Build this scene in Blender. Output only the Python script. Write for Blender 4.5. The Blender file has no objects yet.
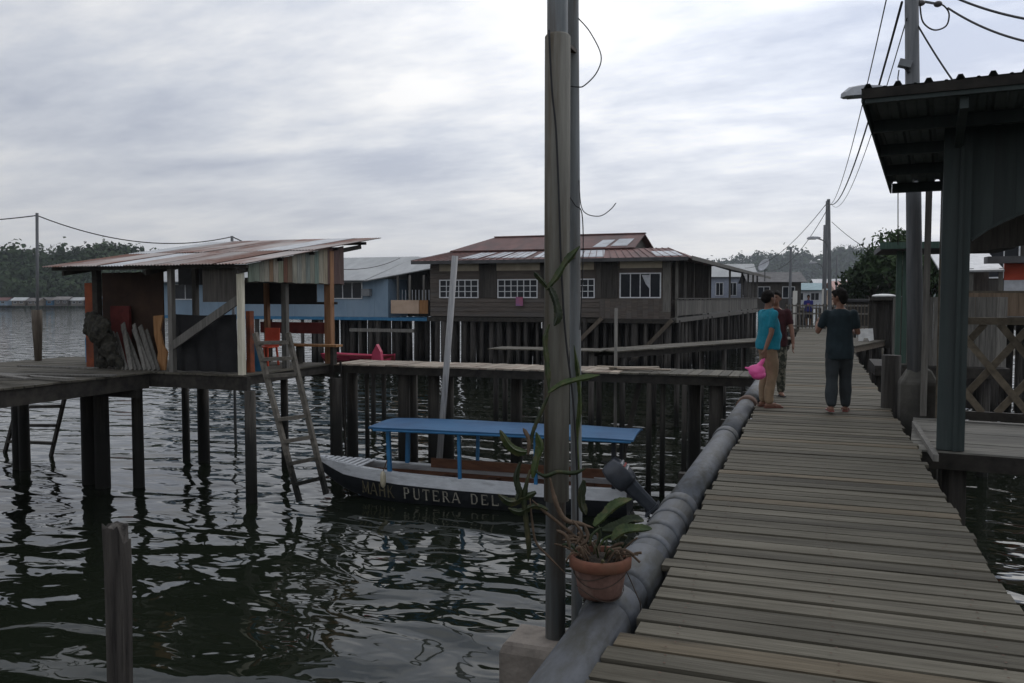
import bpy, math, random
import numpy as np
from mathutils import Vector, Matrix, noise
random.seed(7)
R = math.radians
scn = bpy.context.scene
col = scn.collection
# ------------------------------------------------------------------ camera
FPX = 840.0
CAMZ = 4.18
YAW = math.atan(305 / FPX)
PITCH = math.atan(44.5 / FPX)
cd = bpy.data.cameras.new('camera'); cam = bpy.data.objects.new('camera', cd); col.objects.link(cam)
cd.sensor_width = 36; cd.lens = FPX / 1024 * 36; cd.clip_start = .05; cd.clip_end = 12000
cam.location = (0, 0, CAMZ); cam.rotation_euler = (R(90) - PITCH, 0, YAW)
scn.camera = cam
# ------------------------------------------------------------------ world
SUN_EL, SUN_AZ = R(40), R(20)          # azimuth clockwise from +Y
sdir = Vector((math.sin(SUN_AZ) * math.cos(SUN_EL), math.cos(SUN_AZ) * math.cos(SUN_EL), math.sin(SUN_EL)))
w = bpy.data.worlds.new('World'); scn.world = w; w.use_nodes = True
nt = w.node_tree; N = nt.nodes; L = nt.links
N.clear()
def nd(t, **k):
    n = N.new(t)
    for a, b in k.items(): setattr(n, a, b)
    return n
def mth(op, a, b=None, c=None, clamp=False):
    n = N.new('ShaderNodeMath'); n.operation = op; n.use_clamp = clamp
    for i, v in enumerate((a, b, c)):
        if v is None: continue
        if isinstance(v, (int, float)): n.inputs[i].default_value = v
        else: L.new(v, n.inputs[i])
    return n.outputs[0]
def mixc(f, a, b, bt='MIX'):
    n = N.new('ShaderNodeMix'); n.data_type = 'RGBA'; n.blend_type = bt
    for s, v in ((0, f), (6, a), (7, b)):
        if isinstance(v, (int, float)): n.inputs[s].default_value = v
        elif isinstance(v, tuple): n.inputs[s].default_value = (*v, 1)
        else: L.new(v, n.inputs[s])
    return n.outputs[2]
out = nd('ShaderNodeOutputWorld'); bg = nd('ShaderNodeBackground'); bg.inputs[1].default_value = .1
L.new(bg.outputs[0], out.inputs[0])
sky = nd('ShaderNodeTexSky', sky_type='NISHITA', sun_disc=False, sun_elevation=SUN_EL, sun_rotation=SUN_AZ)
tc = nd('ShaderNodeTexCoord'); sp = nd('ShaderNodeSeparateXYZ'); L.new(tc.outputs['Generated'], sp.inputs[0])
den = mth('ADD', mth('MAXIMUM', sp.outputs[2], 0.0), .16)
cb = nd('ShaderNodeCombineXYZ')
L.new(mth('DIVIDE', sp.outputs[0], den), cb.inputs[0]); L.new(mth('DIVIDE', sp.outputs[1], den), cb.inputs[1])
mp = nd('ShaderNodeMapping'); mp.inputs['Rotation'].default_value = (0, 0, R(18)); mp.inputs['Scale'].default_value = (.75, 1.25, 1); mp.inputs['Location'].default_value = (3.3, 1.7, 0)
L.new(cb.outputs[0], mp.inputs[0])
n1 = nd('ShaderNodeTexNoise'); n1.inputs['Scale'].default_value = .8; n1.inputs['Detail'].default_value = 7; n1.inputs['Roughness'].default_value = .56; n1.inputs['Distortion'].default_value = .4
n2 = nd('ShaderNodeTexNoise'); n2.inputs['Scale'].default_value = 3.1; n2.inputs['Detail'].default_value = 6; n2.inputs['Roughness'].default_value = .6
L.new(mp.outputs[0], n1.inputs[0]); L.new(mp.outputs[0], n2.inputs[0])
cl = mth('ADD', mth('MULTIPLY', n1.outputs[0], .66), mth('MULTIPLY', n2.outputs[0], .34))
cr = nd('ShaderNodeValToRGB'); L.new(cl, cr.inputs[0])
e = cr.color_ramp.elements
e[0].position = .385; e[0].color = (4.3, 4.75, 5.85, 1)
e[1].position = .64; e[1].color = (9.8, 9.75, 9.7, 1)
m_ = e.new(.5); m_.color = (6.5, 6.85, 7.6, 1)
hz = mth('POWER', mth('SUBTRACT', 1.0, mth('ABSOLUTE', sp.outputs[2]), clamp=True), 9.0)
c1 = mixc(mth('MULTIPLY', hz, .8), cr.outputs[0], (8.1, 7.8, 7.5))
# the cloud layer is brighter round the hidden sun
dt = nd('ShaderNodeVectorMath', operation='DOT_PRODUCT'); L.new(tc.outputs['Generated'], dt.inputs[0]); dt.inputs[1].default_value = sdir
lobe = mth('POWER', mth('MAXIMUM', dt.outputs['Value'], 0.0), 2.6)
gain = mth('ADD', .84, mth('MULTIPLY', lobe, .86))
c2 = nd('ShaderNodeVectorMath', operation='SCALE'); L.new(c1, c2.inputs[0]); L.new(gain, c2.inputs['Scale'])
c3 = mixc(.94, sky.outputs[0], c2.outputs[0])
L.new(c3, bg.inputs[0])
# ------------------------------------------------------------------ sun behind thick cloud
sl = bpy.data.lights.new('sun', 'SUN'); sl.energy = .55; sl.angle = R(40); sl.color = (1, .96, .9)
so = bpy.data.objects.new('sun', sl); col.objects.link(so); so.location = (0, 0, 60)
so.rotation_euler = sdir.to_track_quat('Z', 'Y').to_euler()
# ------------------------------------------------------------------ view
vs = scn.view_settings; vs.view_transform = 'Standard'; vs.look = 'None'; vs.exposure = 0; vs.gamma = 1

# ================================================================== helpers
Fh = Vector((-math.sin(YAW), math.cos(YAW), 0)); Rh = Vector((math.cos(YAW), math.sin(YAW), 0)); Z = Vector((0, 0, 1))
CP = Vector((0, 0, CAMZ))
def at(px, py, d=None, z=None, x=None, y=None):
    """pixel of the photo -> point, at forward distance d, or on the plane z / x / y"""
    fp = Fh * math.cos(PITCH) - Z * math.sin(PITCH); up = Z * math.cos(PITCH) + Fh * math.sin(PITCH)
    r = fp + Rh * ((px - 512) / FPX) - up * ((py - 341.5) / FPX)
    if d is not None: t = d / r.dot(Fh)
    elif z is not None: t = (z - CAMZ) / r.z
    elif x is not None: t = x / r.x
    else: t = y / r.y
    return CP + r * t
V = Vector
WORG = {}
class MB:
    def __init__(s): s.v = []; s.f = []; s.m = []; s.mi = 0
    def add(s, vs, fs):
        b = len(s.v); s.v += [V(p) for p in vs]; s.f += [tuple(b + i for i in f) for f in fs]; s.m += [s.mi] * len(fs)
    def box(s, c, d, M=None):
        hx, hy, hz = d[0] / 2, d[1] / 2, d[2] / 2; c = V(c)
        vs = [V((x, y, z)) for x in (-hx, hx) for y in (-hy, hy) for z in (-hz, hz)]
        if M is not None: vs = [M @ p for p in vs]
        s.add([c + p for p in vs], [(0, 1, 3, 2), (4, 6, 7, 5), (0, 4, 5, 1), (2, 3, 7, 6), (0, 2, 6, 4), (1, 5, 7, 3)])
        return s
    def bb(s, a, b):  # box by two corners
        a = V(a); b = V(b); return s.box((a + b) / 2, [abs(x) for x in (b - a)])
    def beam(s, p, q, w_, h_, up=Z):
        p = V(p); q = V(q); d = (q - p); l = d.length; d.normalize()
        u = V(up)
        if abs(d.dot(u)) > .98: u = V((0, 1, 0))
        sd = d.cross(u).normalized(); u = sd.cross(d).normalized()
        M = Matrix((d, sd, u)).transposed()
        return s.box((p + q) / 2, (l, w_, h_), M)
    def tube(s, pts, rad, n=8, cap=True):
        pts = [V(p) for p in pts]
        if isinstance(rad, (int, float)): rad = [rad] * len(pts)
        ref = None; rings = []
        for i, p in enumerate(pts):
            t = (pts[min(i + 1, len(pts) - 1)] - pts[max(i - 1, 0)])
            if t.length < 1e-9: t = V((0, 0, 1))
            t.normalize()
            if ref is None: ref = t.orthogonal().normalized()
            ref = (ref - t * ref.dot(t)); ref = ref.normalized() if ref.length > 1e-6 else t.orthogonal().normalized()
            b = t.cross(ref)
            r = rad[i]; ra, rb = (r if isinstance(r, tuple) else (r, r))
            rings.append([p + ref * (ra * math.cos(2 * math.pi * k / n)) + b * (rb * math.sin(2 * math.pi * k / n)) for k in range(n)])
        return s.loft(rings, cap)
    def loft(s, rings, cap=True, closed=True):
        n = len(rings[0]); vs = [p for r in rings for p in r]; fs = []
        for i in range(len(rings) - 1):
            for k in range(n if closed else n - 1):
                k2 = (k + 1) % n
                fs.append((i * n + k, i * n + k2, (i + 1) * n + k2, (i + 1) * n + k))
        if cap and closed:
            fs.append(tuple(reversed(range(n)))); fs.append(tuple((len(rings) - 1) * n + k for k in range(n)))
        s.add(vs, fs); return s
    def lathe(s, c, prof, n=20, axis=None):
        c = V(c); rings = []
        for r, z in prof: rings.append([c + V((r * math.cos(2 * math.pi * k / n), r * math.sin(2 * math.pi * k / n), z)) for k in range(n)])
        return s.loft(rings, True)
    def ell(s, c, r, M=None, nu=14, nv=9):
        c = V(c); rings = []
        for j in range(nv + 1):
            a = -math.pi / 2 + math.pi * j / nv; a = max(min(a, 1.55), -1.55)
            ring = []
            for k in range(nu):
                b = 2 * math.pi * k / nu
                p = V((r[0] * math.cos(a) * math.cos(b), r[1] * math.cos(a) * math.sin(b), r[2] * math.sin(a)))
                ring.append(c + (M @ p if M is not None else p))
            rings.append(ring)
        return s.loft(rings, True)
    def prism(s, poly, vec):
        vec = V(vec); n = len(poly); a = [V(p) for p in poly]; b = [p + vec for p in a]
        s.add(a + b, [tuple(reversed(range(n))), tuple(range(n, 2 * n))] + [(i, (i + 1) % n, n + (i + 1) % n, n + i) for i in range(n)])
        return s
    def build(s, name, mat, parent=None, smooth=False, bevel=0, org=None):
        if org is None:
            if parent is not None: org = WORG[parent.name]
            else:
                xs = [p.x for p in s.v]; ys = [p.y for p in s.v]
                org = V(((min(xs) + max(xs)) / 2, (min(ys) + max(ys)) / 2, min(p.z for p in s.v)))
        org = V(org)
        me = bpy.data.meshes.new(name); me.from_pydata([tuple(p - org) for p in s.v], [], s.f)
        mats = mat if isinstance(mat, (list, tuple)) else [mat]
        for m in mats: me.materials.append(m)
        if len(mats) > 1: me.polygons.foreach_set('material_index', s.m)
        if smooth:
            me.polygons.foreach_set('use_smooth', [True] * len(me.polygons))
        me.update()
        return link(name, me, org, parent, bevel)
def link(name, me, org, parent=None, bevel=0, rot=None, scale=None):
    o = bpy.data.objects.new(name, me); col.objects.link(o)
    org = V(org); WORG[o.name] = org
    if parent is not None: o.parent = parent; o.location = org - WORG[parent.name]
    else: o.location = org
    if rot is not None: o.rotation_euler = rot
    if scale is not None: o.scale = scale
    if bevel:
        b = o.modifiers.new('bevel', 'BEVEL'); b.width = bevel; b.segments = 1; b.limit_method = 'ANGLE'
    return o
def empty(name, loc):
    o = bpy.data.objects.new(name, None); col.objects.link(o); o.location = loc; o.empty_display_size = .2; WORG[o.name] = V(loc); return o
def tag(o, label=None, cat=None, group=None, kind=None):
    for k, v in (('label', label), ('category', cat), ('group', group), ('kind', kind)):
        if v: o[k] = v
    return o
def thing(name, loc, label, cat, group=None): return tag(empty(name, loc), label, cat, group)
def local_mesh(mb, name, mat):
    me = bpy.data.meshes.new(name); me.from_pydata([tuple(p) for p in mb.v], [], mb.f); me.materials.append(mat); return me
def rn(a, b): return random.uniform(a, b)
def smooth_pts(pts, n=6):
    pts = [V(p) for p in pts]; o = []
    for i in range(len(pts) - 1):
        p0 = pts[max(i - 1, 0)]; p1 = pts[i]; p2 = pts[i + 1]; p3 = pts[min(i + 2, len(pts) - 1)]
        for k in range(n):
            t = k / n
            o.append(.5 * ((2 * p1) + (p2 - p0) * t + (2 * p0 - 5 * p1 + 4 * p2 - p3) * t * t + (3 * p1 - p0 - 3 * p2 + p3) * t ** 3))
    o.append(pts[-1]); return o
def sag(p, q, s, n=18):
    p = V(p); q = V(q); return [p.lerp(q, i / n) - Z * (s * 4 * (i / n) * (1 - i / n)) for i in range(n + 1)]

# ================================================================== materials
ORD = ('leftmost', 'second', 'third', 'fourth', 'fifth', 'sixth', 'seventh', 'eighth', 'rightmost')
def M_(name): 
    m = bpy.data.materials.new(name); m.use_nodes = True
    return m, m.node_tree, m.node_tree.nodes['Principled BSDF']
def surf(name, c1, c2, scale=3.0, stretch=(1, 1, 1), rough=.8, bump=.15, rand=.25, detail=6, lo=.35, hi=.65, stain=None, stain_scale=1.2, stain_at=.55, metal=0, spec=.3, zwet=None, bscale=None, fine=True):
    """two-tone noise material in world position, with per-object variation, an optional stain colour and a tide mark"""
    m, t, p = M_(name); n = t.nodes; l = t.links
    def mk(ty, **k):
        x = n.new(ty)
        for a, b in k.items(): setattr(x, a, b)
        return x
    g = mk('ShaderNodeNewGeometry'); oi = mk('ShaderNodeObjectInfo')
    mp = mk('ShaderNodeMapping'); mp.inputs['Scale'].default_value = stretch
    l.new(g.outputs['Position'], mp.inputs[0])
    no = mk('ShaderNodeTexNoise', noise_dimensions='4D'); no.inputs['Scale'].default_value = scale; no.inputs['Detail'].default_value = detail; no.inputs['Roughness'].default_value = .62
    l.new(mp.outputs[0], no.inputs['Vector'])
    mu = mk('ShaderNodeMath', operation='MULTIPLY'); l.new(oi.outputs['Random'], mu.inputs[0]); mu.inputs[1].default_value = 37.0; l.new(mu.outputs[0], no.inputs['W'])
    cr = mk('ShaderNodeValToRGB'); cr.color_ramp.elements[0].position = lo; cr.color_ramp.elements[1].position = hi
    cr.color_ramp.elements[0].color = (*c1, 1); cr.color_ramp.elements[1].color = (*c2, 1); l.new(no.outputs[0], cr.inputs[0])
    c = cr.outputs[0]
    def mix(f, a, b, bt='MIX'):
        x = mk('ShaderNodeMix', data_type='RGBA', blend_type=bt)
        for s, v in ((0, f), (6, a), (7, b)):
            if isinstance(v, (int, float)): x.inputs[s].default_value = v
            elif isinstance(v, tuple): x.inputs[s].default_value = (*v, 1)
            else: l.new(v, x.inputs[s])
        return x.outputs[2]
    if stain is not None:
        s2 = mk('ShaderNodeTexNoise', noise_dimensions='4D'); s2.inputs['Scale'].default_value = stain_scale; s2.inputs['Detail'].default_value = 7; s2.inputs['Roughness'].default_value = .65
        l.new(mp.outputs[0], s2.inputs['Vector']); l.new(mu.outputs[0], s2.inputs['W'])
        r2 = mk('ShaderNodeValToRGB'); r2.color_ramp.elements[0].position = stain_at - .06; r2.color_ramp.elements[1].position = stain_at + .1
        l.new(s2.outputs[0], r2.inputs[0]); c = mix(r2.outputs[0], c, stain)
    if rand:
        mr = mk('ShaderNodeMapRange'); l.new(oi.outputs['Random'], mr.inputs[0]); mr.inputs[3].default_value = 1 - rand; mr.inputs[4].default_value = 1 + rand
        vm = mk('ShaderNodeVectorMath', operation='SCALE'); l.new(c, vm.inputs[0]); l.new(mr.outputs[0], vm.inputs['Scale']); c = vm.outputs[0]
    if zwet is not None:
        sx = mk('ShaderNodeSeparateXYZ'); l.new(g.outputs['Position'], sx.inputs[0])
        ad = mk('ShaderNodeMath', operation='MULTIPLY_ADD'); l.new(no.outputs[0], ad.inputs[0]); ad.inputs[1].default_value = .9; l.new(sx.outputs[2], ad.inputs[2])
        mr2 = mk('ShaderNodeMapRange'); l.new(ad.outputs[0], mr2.inputs[0]); mr2.inputs[1].default_value = zwet; mr2.inputs[2].default_value = zwet + .55; mr2.inputs[3].default_value = 1; mr2.inputs[4].default_value = 0
        c = mix(mr2.outputs[0], c, (.014, .014, .012))
    l.new(c, p.inputs['Base Color'])
    p.inputs['Roughness'].default_value = rough; p.inputs['Metallic'].default_value = metal; p.inputs['Specular IOR Level'].default_value = spec
    if bump:
        bn = mk('ShaderNodeBump'); bn.inputs['Strength'].default_value = bump; bn.inputs['Distance'].default_value = .02
        b2 = mk('ShaderNodeTexNoise'); b2.inputs['Scale'].default_value = bscale or scale * 2.2; b2.inputs['Detail'].default_value = 5
        l.new(mp.outputs[0], b2.inputs[0]); l.new(b2.outputs[0], bn.inputs['Height']); l.new(bn.outputs[0], p.inputs['Normal'])
    return m
def plain(name, c, rough=.6, metal=0, spec=.4): return surf(name, tuple(x * .85 for x in c), tuple(min(x * 1.12, 1) for x in c), 6, rough=rough, metal=metal, spec=spec, rand=.06, bump=.06)

PX = (.6, 9, 9)   # grain along X
PY = (9, .6, 9)
PZ = (9, 9, .6)
MT = {}
MT['deck'] = surf('weathered_deck_wood', (.084, .075, .055), (.142, .129, .098), 3, PX, .85, .35, .26, stain=(.062, .054, .038), stain_scale=.8, stain_at=.56)
MT['deckY'] = surf('weathered_wood_along', (.06, .054, .041), (.125, .112, .088), 3, PY, .85, .35, .22, stain=(.07, .065, .05), stain_scale=.9)
MT['deckpale'] = surf('pale_plank_wood', (.22, .19, .15), (.4, .35, .28), 3, PX, .85, .3, .3, stain=(.2, .12, .09), stain_scale=1.5)
MT['beam'] = surf('dark_beam_wood', (.018, .016, .014), (.045, .04, .033), 3, (2, 2, 2), .85, .3, .25)
MT['pile'] = surf('tide_stained_pile', (.026, .023, .019), (.06, .054, .045), 3, PZ, .8, .5, .25, zwet=1.7)
MT['pilebrown'] = surf('brown_pile_wood', (.06, .048, .036), (.13, .108, .085), 3, PZ, .85, .4, .3, zwet=1.3)
MT['pilefar'] = surf('far_pile_wood', (.022, .02, .018), (.075, .068, .06), 3, PZ, .85, .3, .5, zwet=.9)
MT['greywood'] = surf('grey_upright_wood', (.1, .095, .085), (.2, .19, .17), 3, PZ, .85, .35, .25)
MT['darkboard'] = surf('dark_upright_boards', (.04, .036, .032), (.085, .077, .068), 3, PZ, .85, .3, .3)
MT['brownboard'] = surf('brown_cladding', (.085, .07, .06), (.14, .118, .1), 2.5, (.6, .6, 6), .85, .3, .1, stain=(.11, .1, .092), stain_scale=.5)
MT['stainpost'] = surf('orange_brown_post', (.16, .075, .035), (.3, .16, .08), 3, PZ, .7, .3, .1)
MT['redboard'] = surf('dark_red_paint', (.09, .016, .014), (.16, .03, .026), 5, rough=.7, rand=.1)
MT['orange'] = surf('orange_red_plastic', (.5, .06, .025), (.62, .09, .04), 4, rough=.5, rand=.05)
MT['rustboard'] = surf('rust_red_panel', (.16, .04, .018), (.33, .085, .03), 3, rough=.75, rand=.1, stain=(.06, .03, .02))
MT['ochre'] = surf('ochre_board', (.22, .1, .035), (.36, .19, .08), 3, PZ, .7, .2, .1)
MT['cream'] = surf('cream_paint', (.5, .47, .36), (.66, .62, .5), 4, PZ, .7, .15, .06, stain=(.3, .26, .18), stain_scale=2.5, stain_at=.62)
MT['whitewood'] = surf('white_paint_wood', (.6, .58, .53), (.78, .76, .7), 5, PZ, .6, .15, .06, stain=(.3, .26, .2), stain_scale=2.5, stain_at=.64)
MT['tarp'] = surf('black_tarpaulin', (.006, .006, .0065), (.014, .014, .015), 4, rough=.6, bump=.6, rand=.1)
MT['net'] = surf('fishing_net_bundle', (.02, .02, .018), (.07, .065, .05), 14, rough=.95, bump=1, rand=.2)
MT['galv'] = surf('galvanised_sheet', (.36, .37, .38), (.52, .53, .54), 4, rough=.5, metal=.25, rand=.15, bump=.05)
MT['rustroof'] = surf('rusted_corrugated_roof', (.3, .27, .255), (.46, .43, .41), 2.2, (1, .35, 1), .6, .08, .2, metal=.15, stain=(.16, .07, .045), stain_scale=1.1, stain_at=.48)
MT['redroof'] = surf('maroon_roof_sheet', (.105, .048, .042), (.17, .082, .07), 1.5, (1, .4, 1), .65, .06, .12, stain=(.085, .055, .05), stain_scale=.9)
MT['clearsheet'] = surf('pale_roof_sheet', (.36, .38, .4), (.5, .52, .54), 2, rough=.5, rand=.12, stain=(.24, .2, .18), stain_at=.6)
MT['greyroof'] = surf('grey_roof_sheet', (.3, .31, .31), (.42, .43, .425), 1.3, (1, .4, 1), .6, .05, .12)
MT['darkroof'] = surf('dark_roof_sheet', (.05, .05, .052), (.1, .098, .098), 2, rough=.7, rand=.15)
MT['blue'] = surf('pale_blue_wall', (.2, .285, .37), (.27, .36, .45), 1.2, (1, 1, .4), .75, .08, .06, stain=(.17, .235, .3), stain_scale=.6)
MT['bluewood'] = surf('blue_trim', (.03, .14, .27), (.05, .2, .36), 5, rough=.6, rand=.05)
MT['peach'] = surf('peach_board', (.5, .36, .26), (.62, .46, .34), 2, rough=.75, rand=.05)
MT['glass'] = surf('dark_window_glass', (.012, .015, .02), (.02, .024, .03), 1, rough=.22, bump=0, rand=.2, spec=.18)
MT['winwhite'] = plain('window_white_frame', (.66, .67, .68))
MT['concrete'] = surf('pale_concrete', (.17, .148, .125), (.28, .245, .21), 7, rough=.9, bump=.5, rand=.08, stain=(.06, .052, .045), stain_scale=3.5, stain_at=.53)
MT['concretedark'] = surf('stained_concrete', (.06, .057, .05), (.12, .115, .1), 4, rough=.9, bump=.4, rand=.1, zwet=1.2)
MT['pvc'] = surf('grey_plastic_pipe', (.056, .062, .072), (.092, .1, .112), 3, (3, 1, 3), .6, .12, .1, stain=(.038, .039, .034), stain_scale=2.6, stain_at=.5, spec=.4)
MT['pvcpale'] = surf('pale_plastic_pipe', (.24, .24, .24), (.36, .36, .355), 3, PZ, .6, .05, 0, stain=(.16, .155, .145), stain_scale=1.2, stain_at=.58)
MT['rustband'] = surf('rusty_pipe_band', (.07, .04, .028), (.15, .095, .07), 8, rough=.85, rand=.1)
MT['polesteel'] = surf('steel_pole_paint', (.16, .175, .18), (.24, .255, .26), 3, PZ, .55, .06, .05, stain=(.1, .075, .05), stain_scale=.8, stain_at=.55)
MT['polesleeve'] = surf('weathered_pole_sleeve', (.135, .13, .112), (.24, .232, .2), 2, PZ, .8, .25, .05, stain=(.095, .075, .05), stain_scale=.8, stain_at=.53)
MT['cable'] = plain('black_cable', (.016, .016, .017), .6)
MT['terracotta'] = surf('old_terracotta', (.095, .052, .04), (.165, .094, .074), 14, rough=.85, bump=.2, rand=.02, stain=(.2, .15, .12), stain_scale=5, stain_at=.58)
MT['rim'] = surf('terracotta_rim', (.13, .052, .034), (.21, .088, .054), 9, rough=.8, bump=.15, rand=.02, stain=(.16, .08, .05), stain_scale=5)
MT['soil'] = surf('potting_soil', (.016, .013, .01), (.05, .04, .03), 20, rough=1, bump=1, rand=0)
MT['cactus'] = surf('cactus_flesh', (.022, .04, .011), (.06, .084, .024), 22, rough=.5, bump=.15, rand=.25, stain=(.1, .088, .04), stain_scale=14, stain_at=.56)
MT['cactusdark'] = surf('old_cactus_flesh', (.014, .023, .009), (.032, .044, .017), 22, rough=.55, bump=.2, rand=.25, stain=(.1, .085, .04), stain_scale=7)
MT['twig'] = surf('dry_brown_branch', (.06, .042, .028), (.15, .105, .072), 12, rough=.9, bump=.4, rand=.2)
MT['wire'] = plain('tie_wire', (.05, .035, .025), .7)
MT['hull'] = surf('dark_hull_paint', (.012, .014, .017), (.026, .029, .034), 4, rough=.5, rand=0, bump=.08, stain=(.04, .045, .04), stain_scale=2, stain_at=.62)
MT['hullwhite'] = surf('white_hull_paint', (.5, .52, .54), (.66, .68, .7), 3, (1, 4, 4), .5, .05, 0, stain=(.36, .37, .38), stain_scale=2, stain_at=.6)
MT['hullin'] = surf('brown_boat_inside', (.09, .04, .022), (.17, .08, .045), 3, (1, 5, 5), .7, .15, .15)
MT['hullgrey'] = surf('grey_green_boat_floor', (.07, .08, .07), (.12, .135, .12), 4, rough=.75, rand=.1)
MT['canopy'] = surf('blue_canopy_sheet', (.018, .075, .17), (.028, .11, .23), 1.5, rough=.55, bump=.05, rand=.05, stain=(.03, .12, .24), stain_scale=.8)
MT['postblue'] = plain('blue_post_paint', (.03, .17, .36), .5)
MT['letter'] = surf('worn_letter_paint', (.16, .15, .12), (.38, .36, .3), 14, rough=.7, rand=.05)
MT['letterold'] = surf('yellowed_letter_paint', (.05, .045, .028), (.17, .15, .09), 14, rough=.7, rand=.05)
MT['fender'] = surf('pale_fender_float', (.4, .36, .25), (.55, .5, .38), 7, rough=.8, rand=0)
MT['motor'] = surf('outboard_cowl', (.03, .034, .043), (.055, .062, .074), 5, rough=.35, rand=.05, spec=.5)
MT['motorleg'] = surf('outboard_leg', (.03, .035, .045), (.06, .068, .08), 5, rough=.4, rand=.05)
MT['motorred'] = plain('cowl_stripe_red', (.35, .07, .06)); MT['motorwhite'] = plain('cowl_stripe_white', (.45, .45, .46))
MT['green'] = surf('dark_green_paint', (.026, .037, .036), (.044, .058, .055), 2, (6, 6, .5), .6, .1, .1, stain=(.034, .042, .041), stain_scale=.8)
MT['greenlight'] = surf('faded_green_paint', (.035, .065, .05), (.06, .1, .078), 3, PZ, .7, .1, .1)
MT['soffit'] = surf('underside_of_roof_sheet', (.09, .11, .105), (.15, .17, .165), 3, rough=.55, bump=.06, rand=.1, metal=.15)
MT['lattice'] = surf('brown_lattice_wood', (.075, .062, .045), (.15, .125, .09), 3, (3, 3, 3), .8, .2, .2)
MT['plaster'] = plain('pale_wall_panel', (.5, .52, .55)); MT['redpanel'] = surf('red_wall_panel', (.4, .06, .03), (.52, .085, .045), 2, rough=.7, rand=.05)
MT['poledark'] = surf('grey_utility_pole', (.1, .105, .11), (.16, .165, .17), 3, PZ, .7, .1, .1)
MT['lamphead'] = plain('lamp_housing', (.42, .43, .45)); MT['ceramic'] = plain('insulator_ceramic', (.1, .09, .09), .3)
MT['box'] = plain('meter_box_grey', (.2, .21, .22))
MT['pink'] = surf('pink_plastic_bag', (.75, .09, .3), (.86, .16, .42), 6, rough=.4, bump=.4, rand=0)
MT['pinkboat'] = surf('pink_red_hull', (.36, .03, .07), (.48, .06, .12), 3, rough=.5, rand=.1)
MT['white'] = plain('white_board', (.7, .7, .68))
MT['leaf'] = surf('tree_foliage', (.018, .035, .014), (.05, .08, .03), 1.5, rough=.85, bump=0, rand=.3, spec=.15)
MT['forest'] = surf('far_forest_foliage', (.02, .036, .02), (.06, .085, .042), .09, rough=.95, bump=0, rand=0, spec=.05)
MT['bark'] = surf('tree_bark', (.05, .04, .03), (.1, .085, .065), 5, rough=.95)
MT['hillside'] = surf('far_hillside', (.022, .04, .024), (.05, .075, .04), .03, rough=1, bump=0, rand=0, spec=.05, detail=10)

def water_mat():
    m, t, p = M_('river_water'); n = t.nodes; l = t.links
    p.inputs['Base Color'].default_value = (.010, .013, .008, 1); p.inputs['Roughness'].default_value = .035; p.inputs['IOR'].default_value = 1.33
    g = n.new('ShaderNodeNewGeometry')
    def wave(scale, sc, detail, dist, rz=0):
        mp = n.new('ShaderNodeMapping'); mp.inputs['Scale'].default_value = sc; mp.inputs['Rotation'].default_value = (0, 0, rz); l.new(g.outputs['Position'], mp.inputs[0])
        x = n.new('ShaderNodeTexNoise'); x.inputs['Scale'].default_value = scale; x.inputs['Detail'].default_value = detail; x.inputs['Roughness'].default_value = .45; x.inputs['Distortion'].default_value = dist
        l.new(mp.outputs[0], x.inputs[0]); return x.outputs[0]
    def bump(h, dist, prev=None):
        b = n.new('ShaderNodeBump'); b.inputs['Strength'].default_value = 1; b.inputs['Distance'].default_value = dist; l.new(h, b.inputs['Height'])
        if prev is not None: l.new(prev, b.inputs['Normal'])
        return b.outputs[0]
    b = bump(wave(.8, (.75, 1.4, 1), .6, .7, YAW), WAVE1)
    b = bump(wave(2.6, (.8, 1.3, 1), 1.0, .8, YAW + .25), WAVE2, b)
    l.new(b, p.inputs['Normal'])
    return m
WAVE1, WAVE2 = .115, .012
MT['water'] = water_mat()

# ================================================================== setting: water, hills
DZ = 2.6
HAZE = .0002
mb = MB(); S = 2400
mb.add([(-S, -300, 0), (S, -300, 0), (S, S, 0), (-S, S, 0)], [(0, 1, 2, 3)])
tag(mb.build('water', MT['water'], org=(0, 0, 0)), kind='structure')

def ridge(name, prof, d0, depth, label_kind='structure', seed=1, rough=2.0, mat=None):
    """a real hill: profile of (pixel x, pixel y of its top) at distance d0, falling to the water in front and behind"""
    xs = np.linspace(prof[0][0], prof[-1][0], 90); ys = np.interp(xs, [p[0] for p in prof], [p[1] for p in prof])
    rows = []; 
    for j in range(15):
        u = j / 14; h = math.sin(math.pi * min(u / .55, 1) / 2) ** 1.0 if u <= .55 else math.cos((u - .55) / .45 * math.pi / 2)
        row = []
        for x, y in zip(xs, ys):
            top = at(x, y, d=d0); base = at(x, 297, d=d0 + depth * (u - .55)); z = max(top.z, 1) * h + .35
            z += rough * h * noise.noise(V((base.x * .03, base.y * .03, seed)))
            row.append(V((base.x, base.y, max(z, .3) if 0 < j < 14 else -1)))
        rows.append(row)
    mb = MB(); mb.loft(rows, False, False)
    return tag(mb.build(name, mat or MT['hillside'], smooth=True, org=(0, 0, 0)), kind=label_kind), rows
leftprof = [(x_, y_ + 6 if y_ < 280 else y_) for x_, y_ in [(-330, 262), (-200, 258), (-80, 262), (0, 261), (40, 264), (75, 258), (110, 253), (140, 259), (170, 276), (215, 288), (260, 294), (330, 296)]]
hillL, rowsL = ridge('hill', leftprof, 395, 130, seed=2)
hillR, rowsR = ridge('hill', [(300, 293), (420, 288), (560, 286), (640, 281), (700, 277), (750, 269), (775, 262), (790, 264), (810, 270), (830, 264), (850, 258), (875, 262), (910, 258), (960, 262), (1024, 266), (1150, 275), (1300, 290)], 1250, 420, seed=5, rough=10)
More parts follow.
